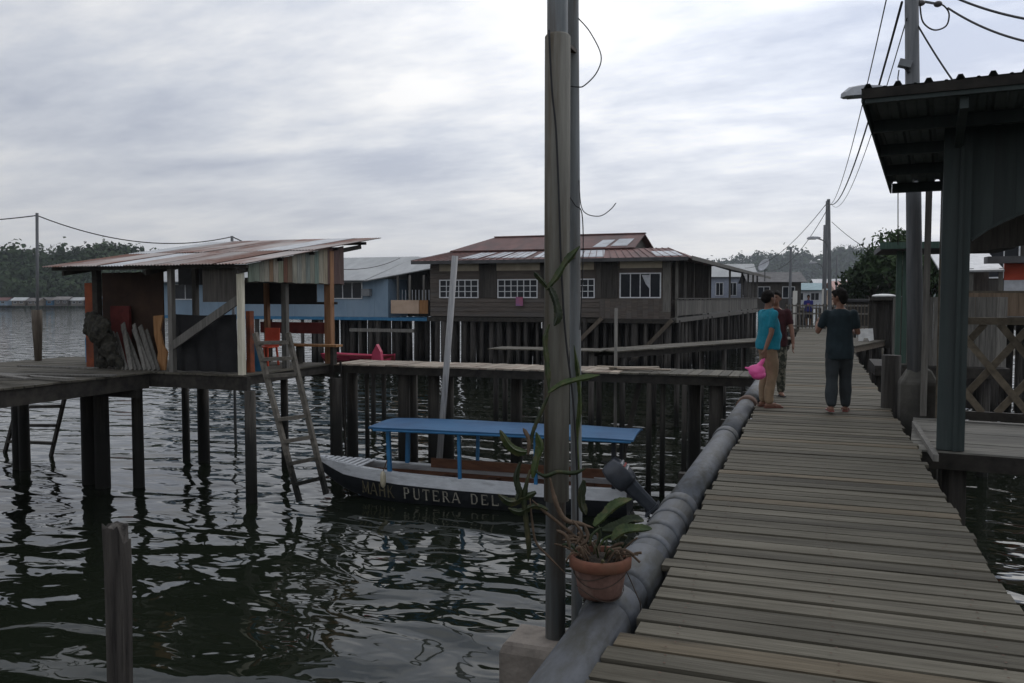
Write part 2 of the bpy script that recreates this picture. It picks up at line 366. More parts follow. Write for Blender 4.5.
# forest on the hills: crowns of small leaf clumps, one mass
def forest(name, rows, cnt, size, seed, jmin=1, jmax=9):
    rnd = np.random.RandomState(seed); rw = np.array([[tuple(p) for p in r] for r in rows]); nr, nc = rw.shape[:2]; K = 44
    j = rnd.uniform(jmin, jmax, cnt); i = rnd.uniform(0, nc - 1.01, cnt); j0 = j.astype(int); i0 = i.astype(int); fi = (i - i0)[:, None]; fj = (j - j0)[:, None]
    p = (rw[j0, i0] * (1 - fi) + rw[j0, i0 + 1] * fi) * (1 - fj) + (rw[j0 + 1, i0] * (1 - fi) + rw[j0 + 1, i0 + 1] * fi) * fj
    r = size * rnd.uniform(.55, 1.4, cnt) * np.where(rnd.rand(cnt) > .93, 1.35, 1); hg = r * rnd.uniform(.8, 1.6, cnt)
    d = rnd.normal(size=(cnt, K, 3)); d /= np.linalg.norm(d, axis=2)[:, :, None]; d[:, :, 2] = np.abs(d[:, :, 2]) * 1.1 - .25
    lob = 1 + .28 * np.sin(d[:, :, 0] * 5 + rnd.uniform(0, 6, (cnt, 1))) * np.cos(d[:, :, 1] * 4 + rnd.uniform(0, 6, (cnt, 1)))
    sc = np.stack([r, r, hg], 1)[:, None, :]; c_ = p[:, None, :] + d * sc * (lob * rnd.uniform(.7, 1.05, (cnt, K)))[:, :, None]; c_[:, :, 2] += hg[:, None] * .55
    a_ = rnd.normal(size=(cnt, K, 3)); a_ -= d * (a_ * d).sum(2)[:, :, None] * .7; a_ /= np.linalg.norm(a_, axis=2)[:, :, None]; b_ = np.cross(d, a_); s_ = (r[:, None] * rnd.uniform(.14, .3, (cnt, K)))[:, :, None]
    q = np.stack([c_ + a_ * s_, c_ + b_ * s_ * .8, c_ - a_ * s_, c_ - b_ * s_ * .8 + d * s_ * .3], 2).reshape(-1, 3); nq = len(q) // 4
    me = bpy.data.meshes.new(name); me.vertices.add(len(q)); me.vertices.foreach_set('co', q.ravel().astype(np.float32)); me.loops.add(nq * 4); me.loops.foreach_set('vertex_index', np.arange(nq * 4, dtype=np.int32)); me.polygons.add(nq)
    me.polygons.foreach_set('loop_start', np.arange(0, nq * 4, 4, dtype=np.int32)); me.update(calc_edges=True); me.materials.append(MT['forest'])
    o = bpy.data.objects.new(name, me); col.objects.link(o)
    return tag(o, kind='stuff')
tag(forest('forest', rowsL, 4200, 3.0, 3, 0.4, 9), 'dark wooded hill across the water behind the far stilt village', 'forest')
tag(forest('forest', rowsR, 2200, 9.0, 4, 1, 9), 'hazy wooded ridge far behind the end of the boardwalk', 'forest')

# ================================================================== main boardwalk
XL, XR = -.79, .99
walk = tag(empty('boardwalk', (0, 0, DZ)), kind='structure')
MT['decknew'] = surf('newer_deck_wood', (.1, .08, .052), (.17, .14, .095), 3, PX, .85, .3, .15, stain=(.07, .058, .04), stain_scale=1.1)
pm4 = local_mesh(MB().box((0, 0, -.018), (XR - XL + .02, .148, .036)), 'plank', MT['decknew'])
NAIL = MB()
pm = [local_mesh(MB().box((0, 0, -.018), (XR - XL + e_, .148, .036)), 'plank', MT['deck']) for e_ in (0, .05, .1)]
yy = -1.2; k = 0; off = 0
while yy < 44.4:
    if k % 5 == 0: off = rn(-.02, .02)
    near = yy < 3.92
    me = pm[2 if near else random.choice((0, 0, 1))]
    if k % 17 == 11 or k % 23 == 5: me = pm4
    if yy < 14:
        for jx in (-.6, .1, .78):
            for jy in (-.035, .038):
                c_ = V((jx + rn(-.02, .02), yy + jy + rn(-.008, .008), DZ + .0075)); NAIL.add([c_ + V((.0065 * math.cos(a), .0065 * math.sin(a), 0)) for a in np.linspace(0, 6.283, 7)[:-1]], [(0, 1, 2, 3, 4, 5)])
    cx = (XL + XR) / 2 + (-.035 if near else off) + rn(-.012, .012)
    o = link('plank', me, (cx, yy, DZ + rn(-.004, .004)), walk, rot=(rn(-.012, .012), rn(-.002, .002), rn(-.004, .004)))
    wd = random.choice((.92, .95, .98, 1.0, 1.0, 1.02)); o.location.y += .0725 * (wd - 1)
    o.scale = (1, wd, 1); k += 1; yy += .148 * wd + rn(.024, .036)
tag(NAIL.build('nail_heads', MT['rustband'], walk), kind='stuff')
for x in (-.6, .1, .78): MB().bb((x - .05, -1.3, DZ - .19), (x + .05, 44.4, DZ - .04)).build('joist', MT['beam'], walk)
for i in range(16):
    y = -.6 + i * 3.0
    MB().bb((-1.2, y - .06, DZ - .35), (1.1, y + .06, DZ - .195)).build('cross_beam', MT['beam'], walk)
    for x in (-.62, .8): MB().tube([(x, y, -1.2), (x, y, DZ - .355)], .09, 10).build('pile', MT['pile'], walk, smooth=True)

# ================================================================== pipes beside the boardwalk
pipe = thing('water_pipe', (-.98, 4, 2.3), 'thick grey plastic water pipe with couplings running along the left boardwalk edge', 'pipe')
PXC, PZC, PR = -.98, 2.52, .135
def pseg(y0, y1, r, name='pipe_section', mat=None, x=PXC, z=PZC, n=28):
    return MB().tube([(x, y0, z), (x, (y0 + y1) / 2, z), (x, y1, z)], r, n).build(name, mat or MT['pvc'], pipe, smooth=True)
edges = [-1.0, 4.2, 6.45, 10.0, 13.2, 17.1]
for a, b in zip(edges[:-1], edges[1:]): pseg(a + .002, b - .002, PR * (1.0 if a < 4 else .985))
for y, l_, r in ((4.2, .2, .15), (4.8, .5, .152), (5.3, .05, .143), (5.65, .05, .144), (6.02, .06, .143), (6.45, .14, .146), (10.0, .2, .147)):
    MB().tube([(PXC, y - l_ / 2 - .03, PZC), (PXC, y - l_ / 2, PZC), (PXC, y + l_ / 2, PZC), (PXC, y + l_ / 2 + .03, PZC)], [PR * .99, r, r, PR * .99], 28).build('coupling', MT['pvc'], pipe, smooth=True)
pseg(13.0, 13.35, .155, 'rusty_band', MT['rustband'])
MB().tube([(PXC, 16.7, PZC), (PXC, 17.0, PZC), (PXC, 17.15, PZC - .05), (PXC, 17.22, PZC - .2), (PXC, 17.22, -.8)], [.17, .17, .17, .165, .15], 20).build('elbow', MT['cable'], pipe, smooth=True)
p2 = MB(); p2.tube([(-.86, 5.5, 2.33), (-.86, 16.9, 2.33)], .045, 12)
tag(p2.build('thin_pipe', MT['pvc'], smooth=True), 'thin grey pipe tucked between the thick pipe and the plank ends', 'pipe')
for y in (1.0, 4.9, 8.6, 12.6, 16.4):
    b_ = MB().bb((-1.3, y - .05, 2.24), (-.8, y + .05, 2.384)).build('support_beam', MT['beam'], pipe)
    MB().tube([(-1.22, y, -1), (-1.22, y, 2.235)], .05, 8).build('support_post', MT['pile'], pipe, smooth=True)

# ================================================================== foreground poles
pb = at(556, 640, d=4.5)
PXY = (pb.x, pb.y)
blk = MB(); c = V((pb.x - .1, pb.y - .02, 0))
blk.loft([[c + V((sx * a, sy * a * .95, z)) for sx, sy in ((-1, -1), (1, -1), (1, 1), (-1, 1))] for a, z in ((.165, -1.2), (.165, 2.27), (.15, 2.31), (.135, 2.325))])
tag(blk.build('concrete_footing', MT['concrete']), 'pale concrete block at the foot of the tall pole', 'footing')
pole = thing('steel_pole', (pb.x, pb.y, 2.2), 'tall steel pole with a thicker weathered sleeve rising from the concrete block', 'pole')
zs = at(556, 37, d=4.5).z
MB().tube([(PXY[0] - .004, PXY[1], 2.2), (PXY[0], PXY[1], zs + 3.2)], .055, 20).build('pole_shaft', MT['polesteel'], pole, smooth=True)
zb = at(556, 500, d=4.5).z
MB().tube([(PXY[0], PXY[1], zb), (PXY[0], PXY[1], zs), (PXY[0], PXY[1], zs + .012)], [.068, .068, .058], 24).build('sleeve', MT['polesleeve'], pole, smooth=True)
q0 = at(577, 560, d=4.62); q1 = at(573, 0, d=4.62)
sp2 = thing('slim_pole', (q0.x, q0.y, 2.0), 'slim grey pipe pole standing just right of the sleeved pole', 'pole')
MB().tube([(q0.x, q0.y, -.6), q0, q1, q1 + (q1 - q0) * .3], .031, 16).build('pole_shaft', MT['polesteel'], sp2, smooth=True)
for z in (2.9, 4.4, 5.5): MB().beam((PXY[0] + .05, PXY[1], z), (q0.x - .02, q0.y - .02, z), .03, .02).build('clip', MT['wire'], sp2)
# cables hanging on the poles
def pxline(pts, d, n=6): return smooth_pts([at(x, y, d=(dd if dd else d)) for x, y, dd in [(p + (None,))[:3] for p in pts]], n)
cab = thing('pole_cable', at(562, 250, d=4.4), 'black cable running down the sleeved pole', 'cable')
MB().tube(pxline([(549, 30), (552, 90), (556, 130), (559, 200), (561, 260), (565, 330), (573, 400), (577, 470), (578, 540)], 4.41), .006, 6).build('wire', MT['cable'], cab, smooth=True)
MB().tube(pxline([(567, 100), (569, 112), (568, 170), (567, 190), (575, 205), (582, 214), (583, 260), (580, 330)], 4.5), .0032, 6).build('wire', MT['cable'], cab, smooth=True)
lo = thing('wire_loop', at(590, 60, d=4.6), 'loose wire looping out from the slim pole against the sky', 'wire')
MB().tube(pxline([(578, 18), (590, 32), (601, 55), (597, 72), (585, 85), (577, 87), (556, 84)], 4.55), .0034, 6).build('wire', MT['cable'], lo, smooth=True)
MB().tube(pxline([(579, 180), (581, 205), (587, 214), (600, 216), (610, 210), (616, 203)], 4.58), .0028, 6).build('wire', MT['cable'], lo, smooth=True)

# ================================================================== flower pot and cactus
ptc = V((-1.02, 4.13, 0)); pz = 2.655
pot = thing('flower_pot', (ptc.x, ptc.y, pz), 'old terracotta flower pot wired onto the grey pipe', 'pot')
MB().lathe((ptc.x, ptc.y, pz), [(.1, 0), (.112, .02), (.138, .165), (.128, .165), (.118, .15)], 28).build('pot_body', MT['terracotta'], pot, smooth=True)
MB().lathe((ptc.x, ptc.y, pz), [(.14, .15), (.158, .155), (.16, .2), (.152, .212), (.138, .21), (.132, .17)], 28).build('rim', MT['rim'], pot, smooth=True)
MB().lathe((ptc.x, ptc.y, pz), [(.134, .16), (.132, .185), (.07, .2), (.01, .205)], 20).build('soil', MT['soil'], pot, smooth=True)
for zz, ph in ((.03, .2), (.1, 1.4), (.135, 2.5)):
    MB().tube([(ptc.x + (.116 + zz * .17) * math.cos(a), ptc.y + (.116 + zz * .17) * math.sin(a), pz + zz + .025 * math.sin(a * 2 + ph)) for a in np.linspace(0, 6.283, 30)], .0022, 5).build('tie_wire', MT['wire'], pot, smooth=True)
MB().tube(smooth_pts([(ptc.x + .12, ptc.y + .04, pz + .14), (ptc.x + .17, ptc.y + .06, pz + .02), (ptc.x + .19, ptc.y + .1, pz - .1), (ptc.x + .1, ptc.y + .12, pz - .28), (ptc.x - .06, ptc.y + .14, pz - .25)]), .003, 5).build('tie_wire', MT['wire'], pot, smooth=True)
cac = thing('climbing_cactus', (ptc.x, ptc.y, pz + .19), 'green climbing cactus with flat leafy stems clinging to the sleeved pole', 'plant')
def stem(pts, wid, th=.35, mat='cactus', d=4.36, name='stem', lobes=0, n=9):
    P = pxline(pts, d, n); m = len(P); mbx = MB(); rings = []
    for i, p in enumerate(P):
        t = (P[min(i + 1, m - 1)] - P[max(i - 1, 0)]).normalized(); u = i / (m - 1)
        sd = t.cross(Fh); sd = sd.normalized() if sd.length > .1 else t.orthogonal().normalized()
        nn = sd.cross(t).normalized()
        wv = wid * (min(1, .35 + 2.4 * u) * min(1, 4.5 * (1 - u) + .12)) * (1 + (.14 * math.sin(u * lobes * 6.283) if lobes else .05 * math.sin(i * 1.7)))
        wv = wv * .8 * (1 + .1 * noise.noise(p * 60)); a1 = wv * .8; a2 = wv * th * (.7 if th < .5 else 1)
        if th < .5:
            sc_ = 1 + .13 * abs(math.sin(u * (2 + 9 * (m / 22)) * 3.14)); rings.append([p + (sd * math.cos(k6 * math.pi / 3 + .35) + nn * .62 * math.sin(k6 * math.pi / 3 + .35)) * (a1 * 1.12 * sc_ if k6 % 2 == 0 else a1 * .42) for k6 in range(6)])
        else: rings.append([p + sd * a1, p + nn * a2 * .55 + sd * a1 * .35, p + nn * a2, p - sd * a1, p - nn * a2 * .6, p - nn * a2 * .5 + sd * a1 * .3])
    mbx.loft(rings); return mbx.build(name, MT[mat], cac, smooth=th > .5)
stem([(546, 290), (556, 278), (566, 262), (580, 246)], .026, lobes=3)
stem([(548, 288), (541, 280), (534, 272)], .02, mat='cactusdark')
stem([(549, 286), (555, 300), (558, 316), (554, 326)], .03, mat='cactusdark', lobes=2)
stem([(549, 324), (545, 340), (547, 362), (549, 392)], .02, lobes=4)
stem([(548, 393), (562, 384), (580, 379), (600, 375)], .024, lobes=3)
stem([(551, 390), (541, 412), (533, 432), (531, 446)], .016, mat='cactusdark', th=.8)
stem([(533, 478), (536, 462), (540, 446), (536, 432)], .03, lobes=2)
stem([(527, 452), (517, 451), (508, 444), (500, 430)], .034, lobes=1)
stem([(528, 455), (529, 440), (523, 428)], .018, mat='twig', th=.8)
stem([(530, 470), (526, 486), (524, 500), (526, 520), (529, 548), (528, 562)], .022, mat='cactusdark', th=.7)
stem([(520, 462), (516, 478), (519, 494), (514, 505)], .026, mat='cactusdark')
stem([(536, 492), (524, 498), (510, 502), (498, 494)], .03, mat='cactusdark', lobes=2)
stem([(548, 510), (534, 506), (520, 512), (508, 508)], .026, mat='cactusdark', lobes=2)
stem([(534, 470), (545, 476), (558, 472), (574, 473), (586, 468)], .018, mat='cactusdark', th=.8)
stem([(579, 470), (577, 440), (580, 405), (578, 372), (574, 345)], .018, mat='cactus', d=4.52, lobes=3)
stem([(584, 480), (581, 500), (586, 515)], .03, mat='cactusdark', d=4.34)
stem([(550, 478), (553, 492), (558, 508), (566, 520), (580, 524), (594, 528)], .02, mat='twig', th=.9)
stem([(532, 500), (545, 512), (560, 524), (574, 536), (584, 546)], .014, mat='twig', th=.9)
stem([(530, 498), (532, 520), (536, 542), (548, 556), (566, 574)], .010, mat='twig', th=.9)
stem([(594, 526), (604, 516), (616, 505), (632, 499)], .038, d=4.22, lobes=2)
stem([(612, 540), (622, 531), (636, 529), (652, 529)], .04, d=4.18, lobes=1)
stem([(602, 530), (616, 528), (630, 520), (644, 521)], .042, mat='cactusdark', d=4.3, lobes=1)
for a, b, c_ in (((575, 545), (582, 534), (572, 520)), ((590, 545), (592, 535), (602, 527)), ((600, 546), (606, 538), (620, 534)), ((570, 548), (566, 536), (556, 530)), ((585, 548), (578, 540), (562, 540)), ((596, 548), (600, 534), (594, 518)), ((608, 550), (616, 545), (624, 543)), ((580, 546), (588, 538), (584, 524))):
    stem([a, b, c_], rn(.008, .016), mat=random.choice(('twig', 'cactusdark', 'twig', 'cactus')), d=4.16 + rn(-.05, .1), th=.8)
for i in range(34):
    a = rn(0, 6.28); r = rn(.02, .13); p0 = V((ptc.x + r * math.cos(a), ptc.y + r * math.sin(a), pz + .19)); p1 = p0 + V((math.cos(a) * rn(.02, .1), math.sin(a) * .05, rn(.03, .09))); p2_ = p1 + V((math.cos(a) * rn(.02, .08), 0, rn(-.05, .03)))
    MB().tube(smooth_pts([p0, p1, p2_], 4), rn(.004, .009), 6).build('dry_stem', MT[random.choice(('twig', 'cactusdark'))], cac, smooth=True)

# old broken post in the water
fp = at(116, 526, d=6.0)
post = MB(); rings = []
for i, z in enumerate(np.linspace(-1, fp.z, 18)):
    ring = []
    for k in range(36):
        a = 6.283 * k / 36; rr_ = .092 + .02 * noise.noise(V((math.cos(a) * 1.3, math.sin(a) * 1.3, z * .8))) + .012 * noise.noise(V((math.cos(a) * 6, math.sin(a) * 6, z * .35 + 5))) - .022 * max(0, math.cos(a - 4.9)) ** 14 - .016 * max(0, math.cos(a - 3.6)) ** 20
        zz = z + ((.05 * noise.noise(V((math.cos(a) * 2.2, math.sin(a) * 2.2, 9))) - (.1 if math.cos(a - .3) > .55 else 0)) if i == 17 else 0)
        ring.append(V((fp.x + rr_ * math.cos(a), fp.y + rr_ * math.sin(a), zz)))
    rings.append(ring)
post.loft(rings); tag(post.build('broken_post', surf('rotten_post_wood', (.05, .045, .04), (.14, .125, .11), 3, (12, 12, .7), .9, .9, 0, stain=(.025, .022, .02), stain_scale=1.5, stain_at=.5)), 'old split wooden post standing alone in the dark water', 'post')

# ================================================================== generic pieces for stilt buildings
def planks_along(parent, x0, x1, y0, y1, z, axis, pw, mat, name='plank', th=.035, jit=.02, gap=.014):
    """planks lying side by side along axis 'x' (pieces stacked along x, each running in y) or 'y'"""
    a0, a1, b0, b1 = (x0, x1, y0, y1) if axis == 'x' else (y0, y1, x0, x1)
    L_ = b1 - b0; n = max(1, round((a1 - a0) / pw)); p = (a1 - a0) / n
    d = (p - gap, L_, th) if axis == 'x' else (L_, p - gap, th)
    me = local_mesh(MB().box((0, 0, -th / 2), d), name, mat)
    for i in range(n):
        a = a0 + p * (i + .5); b = (b0 + b1) / 2 + rn(-jit, jit)
        link(name, me, (a, b, z + rn(-.004, .004)) if axis == 'x' else (b, a, z + rn(-.004, .004)), parent, rot=(0, 0, rn(-.004, .004)))
def pile_mesh(r, h, mat, n=8):
    return local_mesh(MB().tube([(0, 0, 0), (0, 0, h)], [r, r * .93], n), 'pile', mat)
def piles(parent, pts, r, ztop, mat, zbot=-1.0, jr=.0, tilt=.0):
    me = pile_mesh(r, ztop - zbot, mat)
    for f in me.polygons: f.use_smooth = True
    for x, y in pts:
        s = 1 + rn(-jr, jr)
        link('pile', me, (x + rn(-.05, .05) * (jr > 0), y, zbot), parent, rot=(rn(-tilt, tilt), rn(-tilt, tilt), rn(0, 3)), scale=(s, s, 1))
def corr_sheet(w_, l_, pitch=.08, amp=.011, th=.003, seg=6):
    """corrugated sheet: corrugations across x, running along y"""
    n = int(w_ / pitch * seg); top = []
    for j in (0, .5, 1):
        top.append([V((-w_ / 2 + w_ * i / n, -l_ / 2 + l_ * j, amp * math.sin(2 * math.pi * i / seg))) for i in range(n + 1)])
    mb = MB(); mb.loft(top, False, False); mb.loft([[p - Z * th for p in r] for r in reversed(top)], False, False); return mb
def ladder(name, a0, a1, b0, b1, rungs, label, mat, extra=0, w_=.05):
    """two rails a0-a1, b0-b1 (bottom-top) with rungs"""
    t = thing(name, (a0 + b0) / 2, label, 'ladder')
    for p, q in ((a0, a1), (b0, b1)): MB().beam(p, q, w_ * 1.3, .11).build('rail', mat, t)
    for u in rungs: MB().beam(a0.lerp(a1, u), b0.lerp(b1, u), .13, .07).build('rung', mat, t)
    return t
def window(parent, x0, x1, z0, z1, y, cols, rows, dir_=V((1, 0, 0)), o=None, fr=.06, dep=.05, mat='winwhite', proud=.02):
    """window in a wall facing -Y: frame bars with glass panes behind"""
    wn = MB()
    wn.bb((x0 - fr, y - proud - dep, z0 - fr), (x0, y - proud, z1 + fr)); wn.bb((x1, y - proud - dep, z0 - fr), (x1 + fr, y - proud, z1 + fr))
    wn.bb((x0, y - proud - dep, z1), (x1, y - proud, z1 + fr)); wn.bb((x0, y - proud - dep, z0 - fr), (x1, y - proud, z0))
    wo = wn.build('window', MT[mat], parent)
    for i in range(1, cols):
        x = x0 + (x1 - x0) * i / cols; MB().bb((x - .022, y - proud - dep + .006, z0), (x + .022, y - proud - .004, z1)).build('mullion', MT[mat], wo)
    for i in range(1, rows):
        z = z0 + (z1 - z0) * i / rows; MB().bb((x0, y - proud - dep + .009, z - .018), (x1, y - proud - .007, z + .018)).build('glazing_bar', MT[mat], wo)
    n = min(cols, 4)
    for i in range(n):
        a = x0 + (x1 - x0) * i / n; b = x0 + (x1 - x0) * (i + 1) / n
        MB().bb((a + .003, y - proud - .012 + rn(0, .004), z0), (b - .003, y - .004, z1)).build('pane', MT['glass'], wo)
    return wo
def wall_boards(parent, x0, x1, y, z0, z1, pw, mat, name='board', th=.03, jit=.008):
    n = max(1, round((x1 - x0) / pw)); p = (x1 - x0) / n
    me = local_mesh(MB().box((0, 0, (z1 - z0) / 2), (p - .006, th, z1 - z0)), name, mat)
    for i in range(n): link(name, me, (x0 + p * (i + .5), y + rn(-jit, jit), z0), parent)

# ================================================================== open shed on stilts (left)
HX0, HX1, HY0, HY1 = -15.5, -10.87, 14.1, 17.4
shed = thing('stilt_shed', (-13.2, 15.7, DZ), 'open stilt shed with rusty corrugated roof and striped board gable', 'shed')
planks_along(shed, HX0, HX1, HY0 - .05, HY1, DZ, 'x', .2, MT['deckY'], 'floor_plank')
MB().bb((HX0 - .1, HY0 - .02, DZ - .32), (HX1 + .05, HY0 + .1, DZ - .04)).build('floor_beam', MT['beam'], shed)
MB().bb((HX0 - .1, HY1 - .1, DZ - .32), (HX1 + .05, HY1 + .02, DZ - .04)).build('floor_beam', MT['beam'], shed)
for x in (HX0 + .3, -13.2, HX1 - .1): MB().bb((x - .05, HY0 + .11, DZ - .22), (x + .05, HY1 - .11, DZ - .045)).build('joist', MT['beam'], shed)
def at_y(px, y): p = at(px, 400, y=y); return p.x
piles(shed, [(at_y(250, 14.1), 14.1), (at_y(137, 14.4), 14.4)], .125, DZ - .32, MT['pile'])
piles(shed, [(at_y(88, 14.3), 14.3), (at_y(101, 14.1), 14.1)], .17, DZ - .32, MT['pile'])
piles(shed, [(at_y(203, 17.2), 17.2), (at_y(336, 17.0), 17.0)], .15, DZ - .32, MT['pile'])
piles(shed, [(-12.2, 17.3), (-15.2, 17.3)], .1, DZ - .32, MT['pile'])
# roof: plane from front eave to back
ev = at(243, 265, y=13.85); bk_y, bk_z = 19.3, 5.66
RX0, RX1 = -15.95, -10.62
def roof_z(y): return ev.z + (bk_z - ev.z) * (y - 13.85) / (bk_y - 13.85)
sl_ = math.atan2(bk_z - ev.z, bk_y - 13.85); rl = math.hypot(bk_z - ev.z, bk_y - 13.85)
me = corr_sheet(.82, rl * .56); sm = bpy.data.meshes.new('roof_sheet'); sm.from_pydata([tuple(p) for p in me.v], [], me.f); sm.materials.append(MT['rustroof'])
me = corr_sheet(.82, rl * .56); sm2 = bpy.data.meshes.new('roof_sheet'); sm2.from_pydata([tuple(p) for p in me.v], [], me.f); sm2.materials.append(MT['galv'])
nS = 7
for r_ in (1, 0):
    for i in range(nS):
        x = RX0 + .41 + (RX1 - RX0 - .82) * i / (nS - 1); u = .275 if r_ == 0 else .725
        y = 13.85 + (bk_y - 13.85) * u + (rn(-.05, .05) if 1 else 0); z = ev.z + (bk_z - ev.z) * u + .03 + (.016 if r_ else 0) + .006 * (i % 2)
        link('roof_sheet', sm2 if (i, r_) in ((2, 0), (0, 1), (5, 1)) else sm, (x, y, z), shed, rot=(sl_ + rn(-.003, .003), rn(-.004, .004), rn(-.008, .008)))
for y in (14.0, 15.2, 16.4, 17.4, 18.7): MB().bb((RX0 + .1, y - .03, roof_z(y) - .075), (RX1 - .08, y + .03, roof_z(y) - .005)).build('purlin', MT['beam'], shed)
for x in (RX0 + .5, -13.2, HX1 - .02):
    MB().beam((x, 13.9, roof_z(13.9) - .13), (x, 18.75, roof_z(18.75) - .13), .06, .1).build('rafter', MT['beam'], shed)
# posts
def post(px, y, w_, mat, name='post', base=DZ):
    p = at(px, 370, y=y); MB().bb((p.x - w_ / 2, y - w_ / 2, base), (p.x + w_ / 2, y + w_ / 2, roof_z(y) - .08)).build(name, mat, shed); return p.x
xw = post(242, 14.12, .11, MT['cream'], 'white_post'); xg = post(173, 14.16, .11, MT['greywood'])
post(99, 14.5, .14, MT['beam']); post(330, 17.3, .17, MT['stainpost']); post(197, 17.2, .12, MT['greywood']); post(286, 15.8, .12, MT['greywood']); post(268, 17.3, .11, MT['stainpost'])
MB().beam((xg + .05, 14.1, at(176, 346, y=14.1).z), (xw - .03, 14.1, at(236, 299, y=14.1).z), .05, .17).build('brace', MT['greywood'], shed)
MB().bb((HX0 + .1, 17.36, at(180, 285, y=17.36).z), (at_y(236, 17.36), 17.39, roof_z(17.36) - .1)).build('back_panel', MT['tarp'], shed)  # dark sheet standing in for the back beam and the shade under the roof
# upper dark panels under the eave and gable boards along the right side
MB().bb((at_y(205, 14.2), 14.19, at(222, 302, y=14.2).z), (xw - .06, 14.22, roof_z(14.2) - .1)).build('eave_panel', MT['darkboard'], shed)
zb_ = at(300, 283, x=HX1).z; ypos = 14.2; cols = [((.3, .36, .28), 1), ((.33, .38, .3), 1), ((.42, .42, .34), .9), ((.5, .47, .38), 1), ((.46, .3, .18), .8), ((.55, .5, .4), 1), ((.4, .42, .3), 1), ((.24, .11, .07), .9), ((.3, .22, .15), 1), ((.52, .5, .4), 1), ((.45, .46, .4), 1), ((.56, .53, .42), .9), ((.33, .38, .34), 1), ((.42, .42, .34), 1), ((.3, .4, .34), 1), ((.56, .52, .4), 1.1), ((.58, .5, .36), 1), ((.24, .14, .12), 1.4), ((.2, .12, .11), 1.4), ((.22, .14, .12), 1.3)]
tw = sum(c_[1] for c_ in cols); spn = 17.85 - 14.2
for i, (c_, ww) in enumerate(cols):
    wd = spn * ww / tw; m = surf('painted_board', tuple(v * .3 for v in c_), tuple(v * .62 for v in c_), 4, PZ, .8, .2, .08)
    MB().prism([(HX1 + .02, ypos + .004, zb_ + rn(-.015, .015)), (HX1 + .02, ypos + wd - .004, zb_ + rn(-.015, .015)), (HX1 + .02, ypos + wd - .004, roof_z(ypos + wd) - .02), (HX1 + .02, ypos + .004, roof_z(ypos) - .02)], (.025, 0, 0)).build('gable_board', m, shed)
    ypos += wd
MB().bb((HX1 - .05, 14.2, zb_ - .02), (HX1 + .015, 17.9, zb_ + .08)).build('tie_beam', MT['beam'], shed)
# back hanging dark panel (upper), side rails, red boards
pz0, pz1 = at(280, 303, y=17.35).z, at(280, 280, y=17.35).z
MB().bb((at_y(235, 17.35), 17.33, pz0), (at_y(318, 17.35), 17.37, pz1)).build('back_panel', MT['tarp'], shed)
MB().bb((at_y(240, 17.3), 17.38, pz0 - .03), (at_y(336, 17.3), 17.42, pz0 + .03)).build('rail', MT['beam'], shed)
MB().bb((at_y(262, 17.5), 17.48, at(280, 333, y=17.5).z), (at_y(329, 17.5), 17.53, at(280, 322, y=17.5).z)).build('red_rail', MT['redboard'], shed)
bn = thing('wooden_bench', (-11.6, 16.7, DZ), 'long brown plank bench inside the shed beside the orange post', 'bench')
MB().bb((at_y(262, 17.0), 16.85, DZ + .42), (at_y(340, 17.0), 17.15, DZ + .47)).build('seat', MT['ochre'], bn)
for px in (268, 300, 334): MB().bb((at_y(px, 17) - .04, 16.92, DZ), (at_y(px, 17) + .04, 17.08, DZ + .42)).build('leg', MT['beam'], bn)
oc = thing('plastic_chair', at(266, 362, y=16.3), 'orange red plastic chair behind the wooden ladder in the shed', 'chair'); b = WORG[oc.name].copy(); b.z = DZ; oc.location = b; WORG[oc.name] = b
MB().box(b + V((0, 0, .43)), (.42, .42, .03)).build('seat', MT['orange'], oc)
MB().loft([[b + V((x, .2 + (.05 if z > .6 else 0), z)) for x in (-.2, -.1, .1, .2)] + [b + V((x, .225 + (.05 if z > .6 else 0), z)) for x in (.2, .1, -.1, -.2)] for z in (.44, .62, .8, .86)]).build('backrest', MT['orange'], oc)
for sx in (-1, 1):
    for sy in (-1, 1): MB().beam(b + V((sx * .17, sy * .17, .42)), b + V((sx * .2, sy * .2, 0)), .035, .035).build('leg', MT['orange'], oc)
# clutter in the shed
tp = thing('black_tarp', at(205, 370, y=14.3), 'black tarpaulin hung across the shed front under the diagonal brace', 'tarp')
tx0, tx1 = at_y(172, 14.3), at_y(238, 14.3); tz0, tz1 = DZ + .02, at(205, 314, y=14.3).z
rings = []
for j in range(9):
    u = j / 8; rings.append([V((tx0 + (tx1 - tx0) * i / 24, 14.32 + .05 * math.sin(i * .9 + u * 2) * (1 - u * .6) + .03 * noise.noise(V((i * .4, u * 4, 1))), tz0 + (tz1 - tz0) * u - .03 * math.sin(i / 24 * 3.14) * u)) for i in range(25)])
t_ = MB(); t_.loft(rings, False, False); t_.loft([[p + V((0, .012, 0)) for p in r] for r in reversed(rings)], False, False); t_.build('cloth', MT['tarp'], tp, smooth=True)
def at2(px, py, y): return at(px, py, y=y)
for i, (pa, pb_) in enumerate((((92, 357), (90, 283)), ((97, 356), (97, 285)))):
    p, q = at2(*pa, 14.55 + .04 * i), at2(*pb_, 14.55 + .04 * i); p.z = DZ
    tag(MB().beam(p, q, .3 if i == 0 else .12, .03, up=V((0, 1, 0))).build('rusty_panel', MT['rustboard']), ('rust red board leaning upright at the left edge of the shed', 'narrow orange board standing beside the left shed post')[i], 'board')
bp0, bp1 = at2(104, 336, 15.1), at2(163, 272, 15.1)
tag(MB().bb((bp0.x, 15.08, DZ), (bp1.x, 15.12, bp1.z)).build('plywood_sheet', surf('dark_plywood', (.035, .02, .014), (.07, .04, .026), 2, rough=.85, rand=0)), 'dark brown plywood sheet closing the left half of the shed', 'board')
rb0, rb1 = at2(112, 330, 14.9), at2(130, 306, 14.9)
